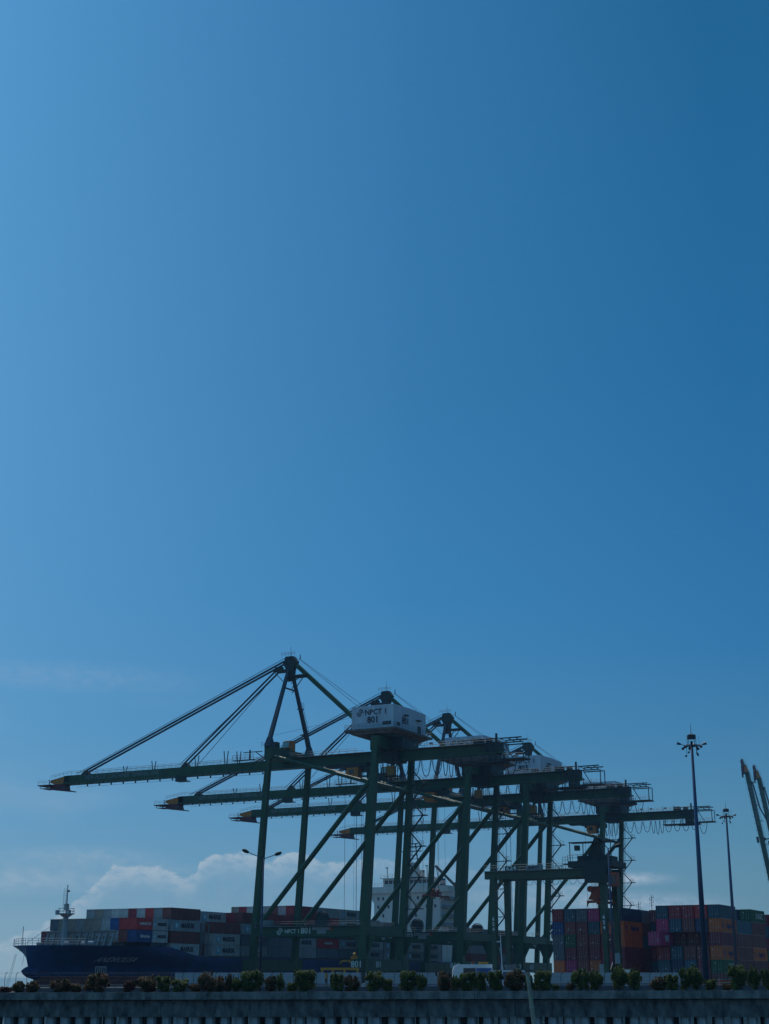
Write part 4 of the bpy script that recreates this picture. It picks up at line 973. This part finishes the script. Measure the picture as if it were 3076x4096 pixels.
# mooring lines
m = MB()
for a, b in ((S(58.5, -53.6, 6.0), S(59.3, -55.5, SEA)), (S(59.2, -53.2, 6.0), S(59.8, -55.5, SEA)), (S(52.4, -57.9, 7.2), S(53.0, -58.0, 3.5))):
    m.tube(a, b, .035, n=5)
m.build('mooring_line', RAIL, ship)
# name on the flared bow
nm = text_mesh('ANDROUSA', 1.45, bold=.02); nm.materials.clear(); nm.materials.append(mat('lettering_hull', (.48, .52, .56), .6, var=.2, scale=2))
for vtx in nm.vertices:
    sh = vtx.co.y * .25
    vv = -39.0 + (vtx.co.x + sh) * 1.22; zz = 4.75 + vtx.co.y
    vtx.co = Vector(S(SC - half(vv, zz) - .10 + (0 if vtx.co.z > 0 else .04), vv, zz))
o = bpy.data.objects.new('lettering', nm); col.objects.link(o); o.parent = ship
# side gangway frame near the waterline
m = MB()
for k in range(6): v = -41.8 + k * .5; x_ = SC - half(v, 2.6) - .4; m.bar(S(x_, v, 1.3), S(x_, v, 3.4), .12)
m.bar(S(SC - half(-41.8, 2.6) - .4, -41.8, 3.3), S(SC - half(-39.3, 2.6) - .4, -39.3, 3.3), .16)
m.build('side_frame', SHIPW, ship)
# accommodation block
AV = 128
acc = MB()
acc.box(S(63.4, 0, 0)[0], S(39.2, 0, 0)[0], AV - SV, AV + 13 - SV, 5 - SEA, 28.3 - SEA)
AC = acc.build('accommodation', SHIPW, ship)
m = MB()
m.box(S(66.6, 0, 0)[0], S(36.3, 0, 0)[0], AV - SV - .8, AV + 5 - SV, 27.6 - SEA, 29.6 - SEA)
for s_, ub, ut in ((1, 63.4, 66.0), (-1, 39.2, 36.6)): m.prism([S(ub, AV, 27.6), S(ut, AV, 27.6), S(ub, AV, 24.4)], (0, .9, 0))
m.build('bridge_wing', SHIPW, AC)
WH = MB().box(S(60.2, 0, 0)[0], S(42.5, 0, 0)[0], AV - SV + .2, AV + 7 - SV, 29.6 - SEA, 32.2 - SEA).box(S(61.0, 0, 0)[0], S(41.7, 0, 0)[0], AV - SV - .2, AV + 7.4 - SV, 32.2 - SEA, 32.45 - SEA).build('wheelhouse', SHIPW, AC)
m = MB()
for k in range(11): u = 58.9 - k * 1.55; m.box(S(u + .6, 0, 0)[0], S(u - .6, 0, 0)[0], AV - SV + .12, AV - SV + .2, 30.6 - SEA, 31.7 - SEA)
m.build('bridge_window', GLASS, WH)
for k, (z, us) in enumerate(((25.9, (61.8, 60.0, 56.4, 52.8, 50, 47.2, 43.6, 41.2)), (23.2, (61.8, 58, 54.5, 51, 48, 44, 41)), (20.4, (60, 56, 51.5, 48, 43)), (17.4, (60, 56, 49, 44)))):
    for u in us: MB().box(S(u + .35, 0, 0)[0], S(u - .35, 0, 0)[0], AV - SV - .06, AV - SV, z - SEA - .5, z - SEA + .5).build('window', GLASS, AC)
for z in (25.2, 22.4, 19.6, 16.8): MB().box(S(39.2, 0, 0)[0], S(38.0, 0, 0)[0], AV + 1 - SV, AV + 13 - SV, z - SEA, z + .15 - SEA).box(S(38.1, 0, 0)[0], S(38.0, 0, 0)[0], AV + 1 - SV, AV + 13 - SV, z - SEA, z + 1.2 - SEA).build('side_gallery', SHIPGREY, AC)
m = MB(); rail(m, S(66.5, AV - .7, 29.6), S(60.4, AV - .7, 29.6), 1.3, 1.2, .06); rail(m, S(42.3, AV - .7, 29.6), S(36.5, AV - .7, 29.6), 1.3, 1.2, .06); rail(m, S(60.9, AV - .1, 32.4), S(42, AV - .1, 32.4), 1.2, 1.4, .05)
m.build('bridge_railing', SHIPW, AC)
m = MB(); m.box(S(53, 0, 0)[0], S(47.5, 0, 0)[0], AV + 1 - SV, AV + 6 - SV, 32.4 - SEA, 35.0 - SEA); m.box(S(52, 0, 0)[0], S(48.5, 0, 0)[0], AV + 2 - SV, AV + 4 - SV, 35 - SEA, 37.4 - SEA)
m.build('radar_house', SHIPW, AC)
m = MB()
for u in (52.2, 48.4): m.bar(S(u, AV + 2.5, 37.4), S(50.3 + (u - 50.3) * .55, AV + 2.5, 43.6), .3)
for z in (38.6, 39.8, 41.0, 42.2, 43.4): m.bar(S(52.3, AV + 2.5, z), S(48.3, AV + 2.5, z), .16)
m.bar(S(54, AV + 2, 41), S(46.8, AV + 2, 41), .3); m.bar(S(53, AV + 2, 43.5), S(48, AV + 2, 43.5), .25); m.tube(S(50.3, AV + 2.5, 43), S(50.3, AV + 2.5, 46), .08, n=5)
for u, h in ((59.5, 35.8), (56.0, 34.6), (44.8, 36), (46, 34.4)): m.tube(S(u, AV + 2, 32.4), S(u, AV + 2, h), .14, n=5); m.box(S(u + .6, 0, 0)[0], S(u - .3, 0, 0)[0], AV + 1.9 - SV, AV + 2.1 - SV, h - SEA, h + .3 - SEA)
m.build('radar_mast', STEEL, AC)
m = MB(); m.box(S(56, 0, 0)[0], S(45.5, 0, 0)[0], AV + 14 - SV, AV + 18 - SV, 5 - SEA, 33 - SEA); m.build('funnel', mat('funnel_blue', (.05, .12, .2), .6), ship)
m = MB(); m.bar(S(45.0, AV + 9, 36.6), S(37.8, AV + 9, 29.9), .5, .8).bar(S(44.8, AV + 9, 36.6), S(43.5, AV + 9, 30), .2).bar(S(37.8, AV + 9, 28), S(37.8, AV + 9, 31), .8).box(S(37.4, 0, 0)[0], S(36.7, 0, 0)[0], AV + 8 - SV, AV + 10 - SV, 30 - SEA, 31 - SEA)
m.build('provision_crane', STEEL, ship)

# ---------------------------------------------------------- cargo on the ship
TZ = [6.0, 8.65, 11.35, 14.05, 16.75]
GS = 'containers stacked on the ship'
TN = ['lowest', 'second', 'third', 'fourth', 'fifth']
def scont(c, v, t, L_, color, where, text=None, dv=0.0, doors=False):
    u = 36.7 + 2.47 * c + 2.44
    nm_ = CNAME[color]
    ln = 'long' if L_ > 8 else 'short'
    return container(u, v + dv, TZ[t], L_, color, '%s %s ship container, %s tier, %s row from the quay, %s' % (nm_, ln, TN[t], ordn(c + 1), where), GS, doors=doors, text=text)
bayA1, bayA2, bayB, bayC = 'foremost bay', 'second bay', 'third bay', 'fourth bay'
for c, colr in zip(range(11), [BLUE, BROWN, GREY, BROWN, GREY, RED, GREY, NAVY, GREY, MAROON, MAROON]): scont(c, -39.3, 1, 6.06, colr, bayA1, 'SAF' if c == 0 else None)
for c, colr in zip(range(10), [RED, RED, BLUE, LGREY, TAN, TAN, GREY, TAN, TAN, SLATE]): scont(c, -39.3, 2, 6.06, colr, bayA1, 'HAMBURG' if c == 0 else None)
scont(0, -33.1, 1, 6.06, LGREY, bayA2, 'MAERSK'); scont(0, -33.1, 2, 6.06, LGREY, bayA2, 'MAERSK')
for c, colr in enumerate([GREY, TAN, GREY, GREY, TAN, LGREY, GREY, TAN, GREY]): scont(c + 1, -33.1, 2, 6.06, colr, bayA2)
scont(0, -26.1, 0, 12.19, LGREY, bayB, 'MAERSK'); scont(0, -26.1, 1, 12.19, BROWN, bayB); scont(0, -26.1, 2, 12.19, GREY, bayB, 'MAERSK')
for c, colr in zip(range(10), [BROWN, GREY, RED, LGREY, DKRED, LGREY, LGREY, GREY, TAN, GREY]): scont(c, -26.1, 3, 12.19, colr, bayB)
scont(0, -8.1, 0, 12.19, LGREY, bayC, 'MAERSK'); scont(0, -8.1, 1, 12.19, LGREY, bayC, 'MAERSK'); scont(0, -8.1, 2, 12.19, BROWN, bayC)
for c in range(1, 4):
    for t in (0, 1, 2): scont(c, -8.1, t, 12.19, [GREY, BROWN, GREY][(c + t) % 3], bayC)
for t in (0, 1, 2): scont(1, -26.1, t, 12.19, [GREY, BROWN, SLATE][t], bayB)
for c, colr in zip(range(2, 6), [LGREY, GREY, SLATE, GREY]): scont(c, -8.1, 3, 12.19, colr, bayC, 'MAERSK' if c == 2 else None, dv=1.0)
more = [(5.0, [GREY, SLATE, GREY, BROWN], ['MARK', 'MARK', 'MAERSK', None]), (17.7, [SLATE, SLATE, GREY, DKRED], [None] * 4), (30.3, [GREY, LGREY, RED, MAROON, DKRED], [None, 'MAERSK', None, None, None]),
        (43.0, [SLATE, RED, NAVY, RED, LGREY], [None, 'HAMBURG', None, None, None]), (55.7, [SLATE, GREY, BROWN, GREY, LGREY], [None, 'MAERSK', None, 'MAERSK', 'MAERSK']),
        (70.4, [GREY, LGREY, RED, GREY], ['MAERSK', 'MAERSK', None, 'MAERSK']), (83.2, [LGREY, GREY, LGREY, SLATE], ['MAERSK', 'MAERSK', None, None]),
        (97.9, [GREY, LGREY, LGREY], ['MAERSK', 'MAERSK', 'MAERSK']), (110.7, [LGREY, LGREY, RED], ['MAERSK', 'MAERSK', None]), (146.5, [BROWN, GREY, NAVY, SLATE], [None] * 4), (160.1, [DKRED, LGREY, NAVY, SLATE], [None] * 4), (172.9, [GREY, BROWN, BLUE, NAVY], [None] * 4)]
for bi, (v, cols_, txts) in enumerate(more):
    where = '%s bay' % ordn(bi + 5)
    for t, (cc, tx) in enumerate(zip(cols_, txts)):
        scont(0, v, t, 12.19, cc, where, tx)
    tt = len(cols_) - 1
    for t in range(tt): scont(1, v, t, 12.19, rnd.choice([GREY, BROWN, SLATE]), where)
    for c in range(1, 8 if bi < 5 else 5): scont(c, v, tt, 12.19, rnd.choice([GREY, BROWN, LGREY, DKRED, SLATE, TAN]), where)
    if tt == 4:
        for c in range(1, 5): scont(c, v, 3, 12.19, rnd.choice([GREY, BROWN, RED]), where)
# ============================================================ YARD BLOCKS
def yard(u, v, tier, color, block, colname, text=None, marks=None, L_=12.19, bay=''):
    z = GZ + .05 + 2.6 * tier
    marks = rnd.choice((0, 1, 1, 2)) if marks is None else marks
    tn = ['bottom', 'second', 'third', 'fourth', 'fifth', 'sixth'][tier]
    return container(u, v, z, L_, color, '%s yard container, %s, %s tier, %s%s' % (CNAME[color], block, tn, colname, bay), 'containers stacked in the yard', text=text, marks=marks)
LB = 'left block'; RB = 'right block'
A_ = [[DKRED, BLUE, SLATE, SLATE, ORNG, BROWN], [TEAL, BROWN, DGREEN, MAROON, MAG, SLATE], [SLATE, BROWN, BROWN, BROWN, BROWN, BLUE], [MAG, TEAL, BROWN, MAROON, ORNG, BROWN], [DGREEN, ORNG, MAROON, RED, MAG, TEAL], [NAVY, ORNG, ORNG, MAROON, MAROON, SLATE]]
for i, colr in enumerate(A_):
    for k, c in enumerate(colr): yard(-55.1 - 2.64 * i + 0.0, -18.6, 5 - k, c, LB, '%s stack' % ordn(i + 1), text='HAPAG' if (i, k) == (5, 1) else None)
for k, c in enumerate([SLATE, BROWN, TEAL, MAROON, MAROON]): yard(-55.1 - 2.64 * 5, -6.1, 5 - k, c, LB, 'end stack', bay=', second box along')
for i in range(5): yard(-55.1 - 2.64 * i, -6.1, 5, rnd.choice([BROWN, TEAL, SLATE]), LB, '%s stack' % ordn(i + 1), bay=', behind')
# right block: six stacks, front profile steps in and out
U0 = -76.7
def ru(j): return U0 - 2.64 * j
Bk = {1: [(TEAL, 0), (MAG, 0), (MAG, -6), (DKRED, 0), (TEAL, 0), (RED, 0)], 2: [(DKRED, 0), (TEAL, 0), (BROWN, 3), (TEAL, 0), (NAVY, 0), (BROWN, 0)],
      3: [(DKRED, 0), (BROWN, 0), (BROWN, 3), (BROWN, 0), (TEAL, 0), (ORNG, 0)], 4: [(RED, 0), (NAVY, 0), (BROWN, 3), (BROWN, 0), (MAROON, 0), (MAROON, 0)], 5: [(TEAL, 0), (ORNG, 0), (MAROON, 0), (ORNG, 0), (DGREEN, 0), (BROWN, 0)]}
for j, lst in Bk.items():
    for k, (c, dv) in enumerate(lst):
        yard(ru(j), -24.2 + dv, 5 - k, c, RB, '%s stack' % ordn(j + 1), text={(1, 2): 'ONE', (5, 1): 'HAPAG', (5, 3): 'HAPAG', (5, 4): 'UASC'}.get((j, k)))
for k, c in enumerate([MAROON, MAROON, BROWN, TEAL, CYAN]): yard(ru(0), -16.0, 4 - k, c, RB, 'first stack')
yard(ru(0), -10.0, 5, DKRED, RB, 'first stack')
def side_bay(v, lst, nm_):
    for c, tier, tx in lst: yard(ru(5), v, tier, c, RB, 'end stack', text=tx, bay=', %s box along' % nm_)
side_bay(-11.8, [(TEAL, 4, None), (BROWN, 3, None), (BROWN, 2, None), (BROWN, 1, None), (BROWN, 0, None)], 'second')
side_bay(.6, [(DGREEN, 5, 'UASC'), (BROWN, 4, None), (BROWN, 3, None), (ORNG, 2, 'HAPAG'), (BROWN, 1, None), (BROWN, 0, None)], 'third')
for j in range(1, 5): yard(ru(j), -11.8, 4, [BROWN, TEAL, DKRED, BROWN][j - 1], RB, '%s stack' % ordn(j + 1), bay=', second bay'); yard(ru(j), .6, 5, [TEAL, BROWN, DKRED, NAVY][j - 1], RB, '%s stack' % ordn(j + 1), bay=', third bay')
# a farther block seen past the right end
FV = 30.0; FU = pxV(3028, 3655, FV)[0]; print('far block', pxV(3028, 3655, FV))
for k in range(6): yard(-72.0, -5.0, k, [BROWN, TEAL, DKRED, MAROON, NAVY, BROWN][k], 'middle lane', 'left stack')
for k in range(6): yard(-74.4, -3.0, k, [MAROON, NAVY, BROWN, ORNG, BROWN, MAROON][k], 'middle lane', 'right stack')
for i in range(3):
    for t in range(6):
        c = [[SLATE, BROWN, DGREEN, MAROON, TEAL, MAROON], [DKRED, RED, BROWN, TEAL, BROWN, DKRED], [BROWN, BROWN, MAROON, BROWN, BROWN, MAROON]][i][t]
        yard(FU - 2.64 * i, FV, t, c, 'far right block', '%s stack' % ordn(i + 1))

# ============================================================ YARD GANTRY (rubber tyred)
rt = empty('yard_gantry_crane', PW(-48.5, -34, GZ), ROTZ, label='dark green rubber tyred gantry crane straddling the left yard block', cat='gantry crane')
RGM = mat('gantry_green', (.045, .085, .05), .5, var=.3, scale=.3)
SPN, BAS, HT = 23.5, 7.2, 22.6
def leg(x, y, inx):
    m = MB(); m.bar((x + inx * .2, y, 1.8), (x, y, HT - .6), 1.0, .95, 1.4, 1.15); return m.build('leg', RGM, rt)
for x, s_ in ((0, 1), (SPN, -1)):
    for y in (0, BAS): leg(x, y, -s_ * -1 * .0)
    MB().box(x - .5, x + .5, -2.0, BAS + 2.0, 1.4, 2.4).build('sill_beam', RGM, rt)
    for y in (-1.4, 1.2, BAS - 1.2, BAS + 1.4):
        m = MB(); m.tube((x - .35, y, .8), (x + .35, y, .8), .8, n=16); m.build('wheel', RUBBER, rt)
    MB().box(x - 1.9 if x else x + .6, x - .6 if x else x + 1.9, 1, BAS - 1, 2.0, 4.4).build('power_cabinet', mat('cabinet_pale', (.3, .34, .34), .6), rt)
for y in (0, BAS):
    b = MB(); b.box(-1.8, SPN + 1.6, y - .55, y + .55, HT - 1.5, HT + .1)
    B = b.build('main_beam', RGM, rt)
    r = MB(); rail(r, (-1.8, y - .9, HT + .1), (SPN - 8, y - .9, HT + .1), 1.1, 2); r.box(-1.8, SPN + 1.6, y - 1.1, y - .55, HT, HT + .08); r.build('walkway', RAIL, B)
    if y == 0:
        text_on('624', 1.25, INKW, B, (4.3, -1.0, HT + .5), FRONT, bold=.03, sx=1.2); q = MB().box(2.9, 5.7, -.97, -.93, HT - .1, HT + 1.0).build('number_board', mat('board_dark', (.05, .07, .07), .6), B)
        MB().box(7.6, 11.2, -.97, -.93, HT - .1, HT + 1.0).build('number_board', mat('notice_grey', (.24, .27, .27), .6), B); text_on('NPCT 1', .8, INK, B, (9.7, -1.0, HT + .45), FRONT, bold=.02); logo(B, INK, .85, (8.2, -1.0, HT + .45), FRONT)
        text_on('41 T', 1.0, INKW, B, (14.6, -1.0, HT + .45), FRONT, bold=.03)
q = MB().box(-.9, -.84, -.5, .5, 0, 0)
for lx in (SPN,):
    q = text_mesh('624', .8, bold=.03); q.materials.clear(); q.materials.append(INKW)
    for k_, ch in enumerate('624'):
        text_on(ch, .95, INKW, rt, (lx, -.72, 13.2 - k_ * 1.0), FRONT, bold=.04)
    MB().box(lx - .45, lx + .45, -.70, -.66, 10.3, 13.9).build('number_board', mat('board_dark', (.05, .07, .07), .6), rt)
for k_, ch in enumerate('624'): text_on(ch, .95, INKW, rt, (0, -.66, 13.2 - k_ * 1.0), FRONT, bold=.04)
MB().box(SPN - .5, SPN + .6, BAS * .1, BAS * .9, HT - 1.4, HT - .5).box(-.6, .6, BAS * .1, BAS * .9, HT - 1.4, HT - .5).build('end_tie', RGM, rt)
# trolley at the right hand end
TX = SPN - 1.8
m = MB(); m.box(TX - 5.2, TX + 4.0, -.9, BAS + .9, HT + .3, HT + 1.5); m.box(TX - 3.6, TX + 2.8, .6, BAS - .6, HT + 1.5, HT + 2.6); m.box(TX - 1.5, TX + 1.5, 1.5, BAS - 1.5, HT - 2.5, HT + .3)
m.prism([(TX - 1.6, 1, HT + 2.6), (TX + 1.6, 1, HT + 2.6), (TX + .5, 1, HT + 6.2), (TX - .1, 1, HT + 6.2)], (0, 1.2, 0))
TR = m.build('trolley', GRN_D, rt)
m = MB()
for a in (-4.8, -2, 1, 3.8): m.bar((TX + a, -.5, HT + 1.5), (TX + a, -.5, HT + 5.2), .14)
m.box(TX - 5, TX + 4, -.7, 2.2, HT + 5.1, HT + 5.25); rail(m, (TX - 5.2, -.8, HT + 1.5), (TX + 4, -.8, HT + 1.5), 1.2, 1.0); m.box(TX - 3.9, TX - 3.0, -.4, .6, HT + 3.6, HT + 4.6); m.box(TX - 6.4, TX - 5.2, -.6, 1, HT + .9, HT + 1.1); rail(m, (TX - 6.4, -.6, HT + 1.1), (TX - 5.2, -.6, HT + 1.1), 1.3, .5)
m.build('trolley_frame', GRN_D, TR)
MB().box(TX - 2.2, TX + 2.9, -1.3, 1.0, HT - 1.5, HT + .3).box(TX - 1.6, TX + 3.4, -1.5, -.2, HT - 2.8, HT - 1.4).build('machinery_box', GRN_D, TR)
cb = MB().box(TX + 3.2, TX + 4.9, -1.2, .8, HT - 3.6, HT - .9).build('operator_cab', ORRED, TR); MB().box(TX + 3.4, TX + 4.7, -1.26, -1.2, HT - 3.2, HT - 1.6).build('window', GLASS, cb)
m = MB()
for a in (-1.6, -.9, .9, 1.6):
    for y in (1.8, BAS - 1.8): m.tube((TX + a, y, HT), (TX + a * .8, y, 17.8 - GZ), .035, n=4)
m.build('hoist_rope', ROPE, rt)
m = MB()
for k in range(8): catenary(m, (2 + k * 1.9, BAS + .7, HT - 1.5), (3.7 + k * 1.9, BAS + .7, HT - 1.5), .9, .04)
m.build('festoon_cable', INK, rt)
# stair on the right leg pair
m = MB(); z = 3
while z < 20: m.bar((SPN - .2, BAS * .35, z), (SPN - .2, BAS * .75, z + 2.6), .5, .1); m.bar((SPN - .2, BAS * .75, z + 2.6), (SPN - .2, BAS * .35, z + 5.2), .5, .1); z += 5.2
m.build('stair', STEEL, rt)
for y in (0, BAS): MB().tube((2.4, y, 2.4), (.2, y, 8.5), .12, n=6).build('leg_brace', RGM, rt)

sp = empty('container_spreader', PW(-48.5 - TX, -34 + BAS / 2, 15.8), ROTZ, label='orange red spreader hanging under the yard gantry trolley', cat='spreader', group='hanging container spreaders')
m = MB(); m.prism([(-1.9, -2.6, 0), (1.6, -2.6, 0), (1.3, -2.6, 1.9), (.6, -2.6, 2.5), (-.9, -2.6, 2.5), (-1.3, -2.6, 1.0)], (0, 5.2, 0)); m.build('headblock', ORRED, sp)
m = MB(); m.box(-.4, .4, -3, 3, -.4, 0); m.box(-2.0, 1.9, -3.1, -2.7, -.7, -.2); m.box(-2.0, 1.9, 2.7, 3.1, -.7, -.2)
for a in (-2.0, 1.6): m.prism([(a, -3.0, -.6), (a + .4, -3.0, -.6), (a + .2 - .3, -3.0, -1.5)], (0, .3, 0))
m.build('twistlock_frame', ORRED, sp)
m = MB(); m.tube((-1.3, -2.9, 2.0), (-1.3, -2.3, 2.0), .6, n=12).tube((1.0, -2.9, 2.2), (1.0, -2.3, 2.2), .55, n=12); m.build('sheave', ORRED, sp)
m = MB()
for a in (-.9, -.4, .2, .7): m.path([(a, -2.0, 2.4), (a - .1, -2.0, 3.2), (a + .25, -2.0, 3.9), (a, -2.0, 4.2)], .04)
m.build('hanging_cable', ROPE, sp)

# ============================================================ VEHICLES AND SMALL THINGS ON THE PORT
def wheels(t, xs, y0, y1, r, name='wheel'):
    for x in xs:
        for y in (y0, y1):
            w_ = MB().tube((x, y, r), (x, y + .3, r), r, n=16).build(name, RUBBER, t); MB().tube((x, y - .01, r), (x, y + .31, r), r * .5, n=10).build('rim', STEEL, w_)
# white coach
bp = pxD(1810, 3900, 240)
t = empty('coach', (bp.x, 240, GZ), 0, label='white coach with dark windows parked on the port beyond the shrubs', cat='coach')
B = MB()
B.prism([(0, 0, .5), (6.2, 0, .5), (6.2, 0, 3.85), (1.0, 0, 3.85), (.35, 0, 3.6), (.05, 0, 2.9)], (0, 2.5, 0)); b_ = B.build('body', WHITE, t)
MB().box(1.7, 3.6, -.03, 0, 1.9, 3.3).build('window', GLASS, t); MB().box(3.7, 6.1, -.03, 0, 2.1, 3.3).build('window', mat('window_blue', (.05, .12, .3), .3), t)
MB().box(4.2, 5.6, .4, 1.6, 3.86, 4.2).build('roof_unit', YELLOW, t); MB().tube((3.2, .6, 3.85), (3.2, .6, 4.25), .14, n=8).build('beacon', ORRED, t)
wheels(t, (1.3, 5.0), -.02, 2.2, .5)
# long low trailer
bp = pxD(1965, 3890, 238)
t = empty('flat_trailer', (bp.x, 238, GZ), 0, label='long trailer with a bright white roof edge and blue side behind the shrubs', cat='trailer')
MB().box(0, 5.4, 0, 2.4, 1.1, 2.7).build('box_body', mat('trailer_blue', (.05, .12, .24), .5), t); MB().box(-.05, 5.45, -.05, 2.45, 2.75, 2.95).build('roof', WHITE, t); wheels(t, (.9, 1.9, 4.6), -.02, 2.1, .5)
# yellow reach stacker
bp = pxD(1282, 3880, 262)
t = empty('reach_stacker', (bp.x, 262, GZ), 0, label='yellow reach stacker with raised frame working on the quay under crane 801', cat='reach stacker')
MB().box(.2, 6.4, 0, 2.6, .9, 1.9).box(-.6, 1.8, .1, 2.4, 1.9, 2.6).build('chassis', YELLOW, t)
m = MB()
for x in (.1, 1.9, 3.9, 6.1): m.box(x, x + .35, .0, .35, 1.9, 3.5)
m.box(0, 6.5, -.05, .4, 3.1, 3.5).box(0, 6.5, 2.0, 2.4, 3.1, 3.5); m.build('frame', YELLOW, t)
cb = MB().box(2.6, 3.7, .5, 2.1, 1.9, 3.0).build('cab', GRN_D, t); MB().box(2.7, 3.6, .45, .5, 2.2, 2.8).build('window', GLASSP, cb)
wheels(t, (1.0, 5.2), -.1, 2.4, .85)
# white van and pale cars along the road, mostly hidden
for px_, D, lab_, cl, ln in ((1500, 225, 'pale van in front of the white boundary wall near the middle', WHT, 4.8), (1445, 228, 'white pickup parked left of the pale van', LGREY, 4.4)):
    bp = pxD(px_, 3900, D); t = empty('parked_van', (bp.x, D, GZ), 0, label=lab_, cat='van', group='vehicles behind the shrubs')
    cm = mat('van_' + ('a' if cl is WHT else 'b'), cl, .4)
    MB().prism([(0, 0, .35), (ln, 0, .35), (ln, 0, 1.95), (1.4, 0, 1.95), (.8, 0, 1.2), (0, 0, 1.05)], (0, 1.8, 0)).build('body', cm, t)
    MB().box(1.5, 2.6, -.02, 0, 1.2, 1.75).build('window', GLASS, t); wheels(t, (.8, ln - .8), -.05, 1.6, .35)
# terminal building with aerials far behind the yard
bp = pxD(2560, 3640, 430)
t = empty('terminal_building', (bp.x - 2, 430, GZ), 0, label='grey terminal building with roof aerials, its top just showing behind the yard containers', cat='building')
zt = 18.2
MB().box(0, 9, 0, 14, 0, zt).build('wall', SHIPGREY, t); MB().box(-.4, 9.4, -.4, 14.4, zt, zt + .5).build('roof', SHIPGREY, t)
for z in (5, 9, 13, 16.5): MB().box(1, 8, -.06, 0, z, z + 1.2).build('window', GLASS, t)
for x, h in ((2.2, 4.2), (5.9, 6.0)):
    m = MB(); m.tube((x, 3, zt + .5), (x, 3, zt + h), .09, n=5)
    for k in range(4): m.tube((x - .6 + .1 * k, 3, zt + h - .8 - .7 * k), (x + .6, 3, zt + h - .6 - .7 * k), .05, n=4); m.tube((x + .55 * (-1) ** k, 3, zt + h - .9 - .6 * k), (x + .55 * (-1) ** k, 3, zt + h - .2 - .6 * k), .05, n=4)
    m.build('aerial', STEEL, t)
m = MB()
for x in (3.6, 7, 8): m.tube((x, 3, zt + .5), (x, 3, zt + 1.3), .3, .2, n=8)
m.build('roof_vent', SHIPW, t)

def truck(u, v, lab_, c1, c2):
    t = empty('container_truck', PW(u, v, GZ), ROTZ + PI / 2, label=lab_, cat='truck', group='trucks on the quay apron')
    MB().prism([(0, 0, .9), (2.2, 0, .9), (2.2, 0, 3.2), (.5, 0, 3.3), (.05, 0, 2.2)], (0, 2.4, 0)).build('cab', c1, t)
    MB().box(2.3, 14.6, .2, 2.3, .95, 1.3).build('trailer', GRN_D, t); MB().box(2.5, 14.6, 0, 2.44, 1.32, 3.9).build('load', c2, t)
    MB().box(.3, 1.6, -.03, 0, 2.1, 3.0).build('window', GLASS, t); wheels(t, (1.2, 10.5, 11.8, 13.1), -.02, 2.1, .5)
truck(12.0, 118, 'white truck with a pale box standing under the third crane', WHITE, mat('load_pale', (.5, .52, .5), .6, var=.3))
truck(-8.0, 52, 'truck with a grey white box left of the yard gantry leg', WHITE, mat('load_grey', (.36, .38, .4), .6, var=.3))

# ============================================================ HAZE over the harbour
hz = bpy.data.materials.new('harbour_haze'); hz.use_nodes = True; t = hz.node_tree; t.nodes.clear()
pv = t.nodes.new('ShaderNodeVolumePrincipled'); pv.inputs['Color'].default_value = (0.30, 0.58, 0.95, 1); pv.inputs['Density'].default_value = 0.00009
pv.inputs['Anisotropy'].default_value = 0.2
ou = t.nodes.new('ShaderNodeOutputMaterial'); t.links.new(pv.outputs[0], ou.inputs['Volume'])
h = MB().box(-1500, 2600, -60, 2800, SEA - 1.5, 135).build('haze', hz); h['kind'] = 'stuff'
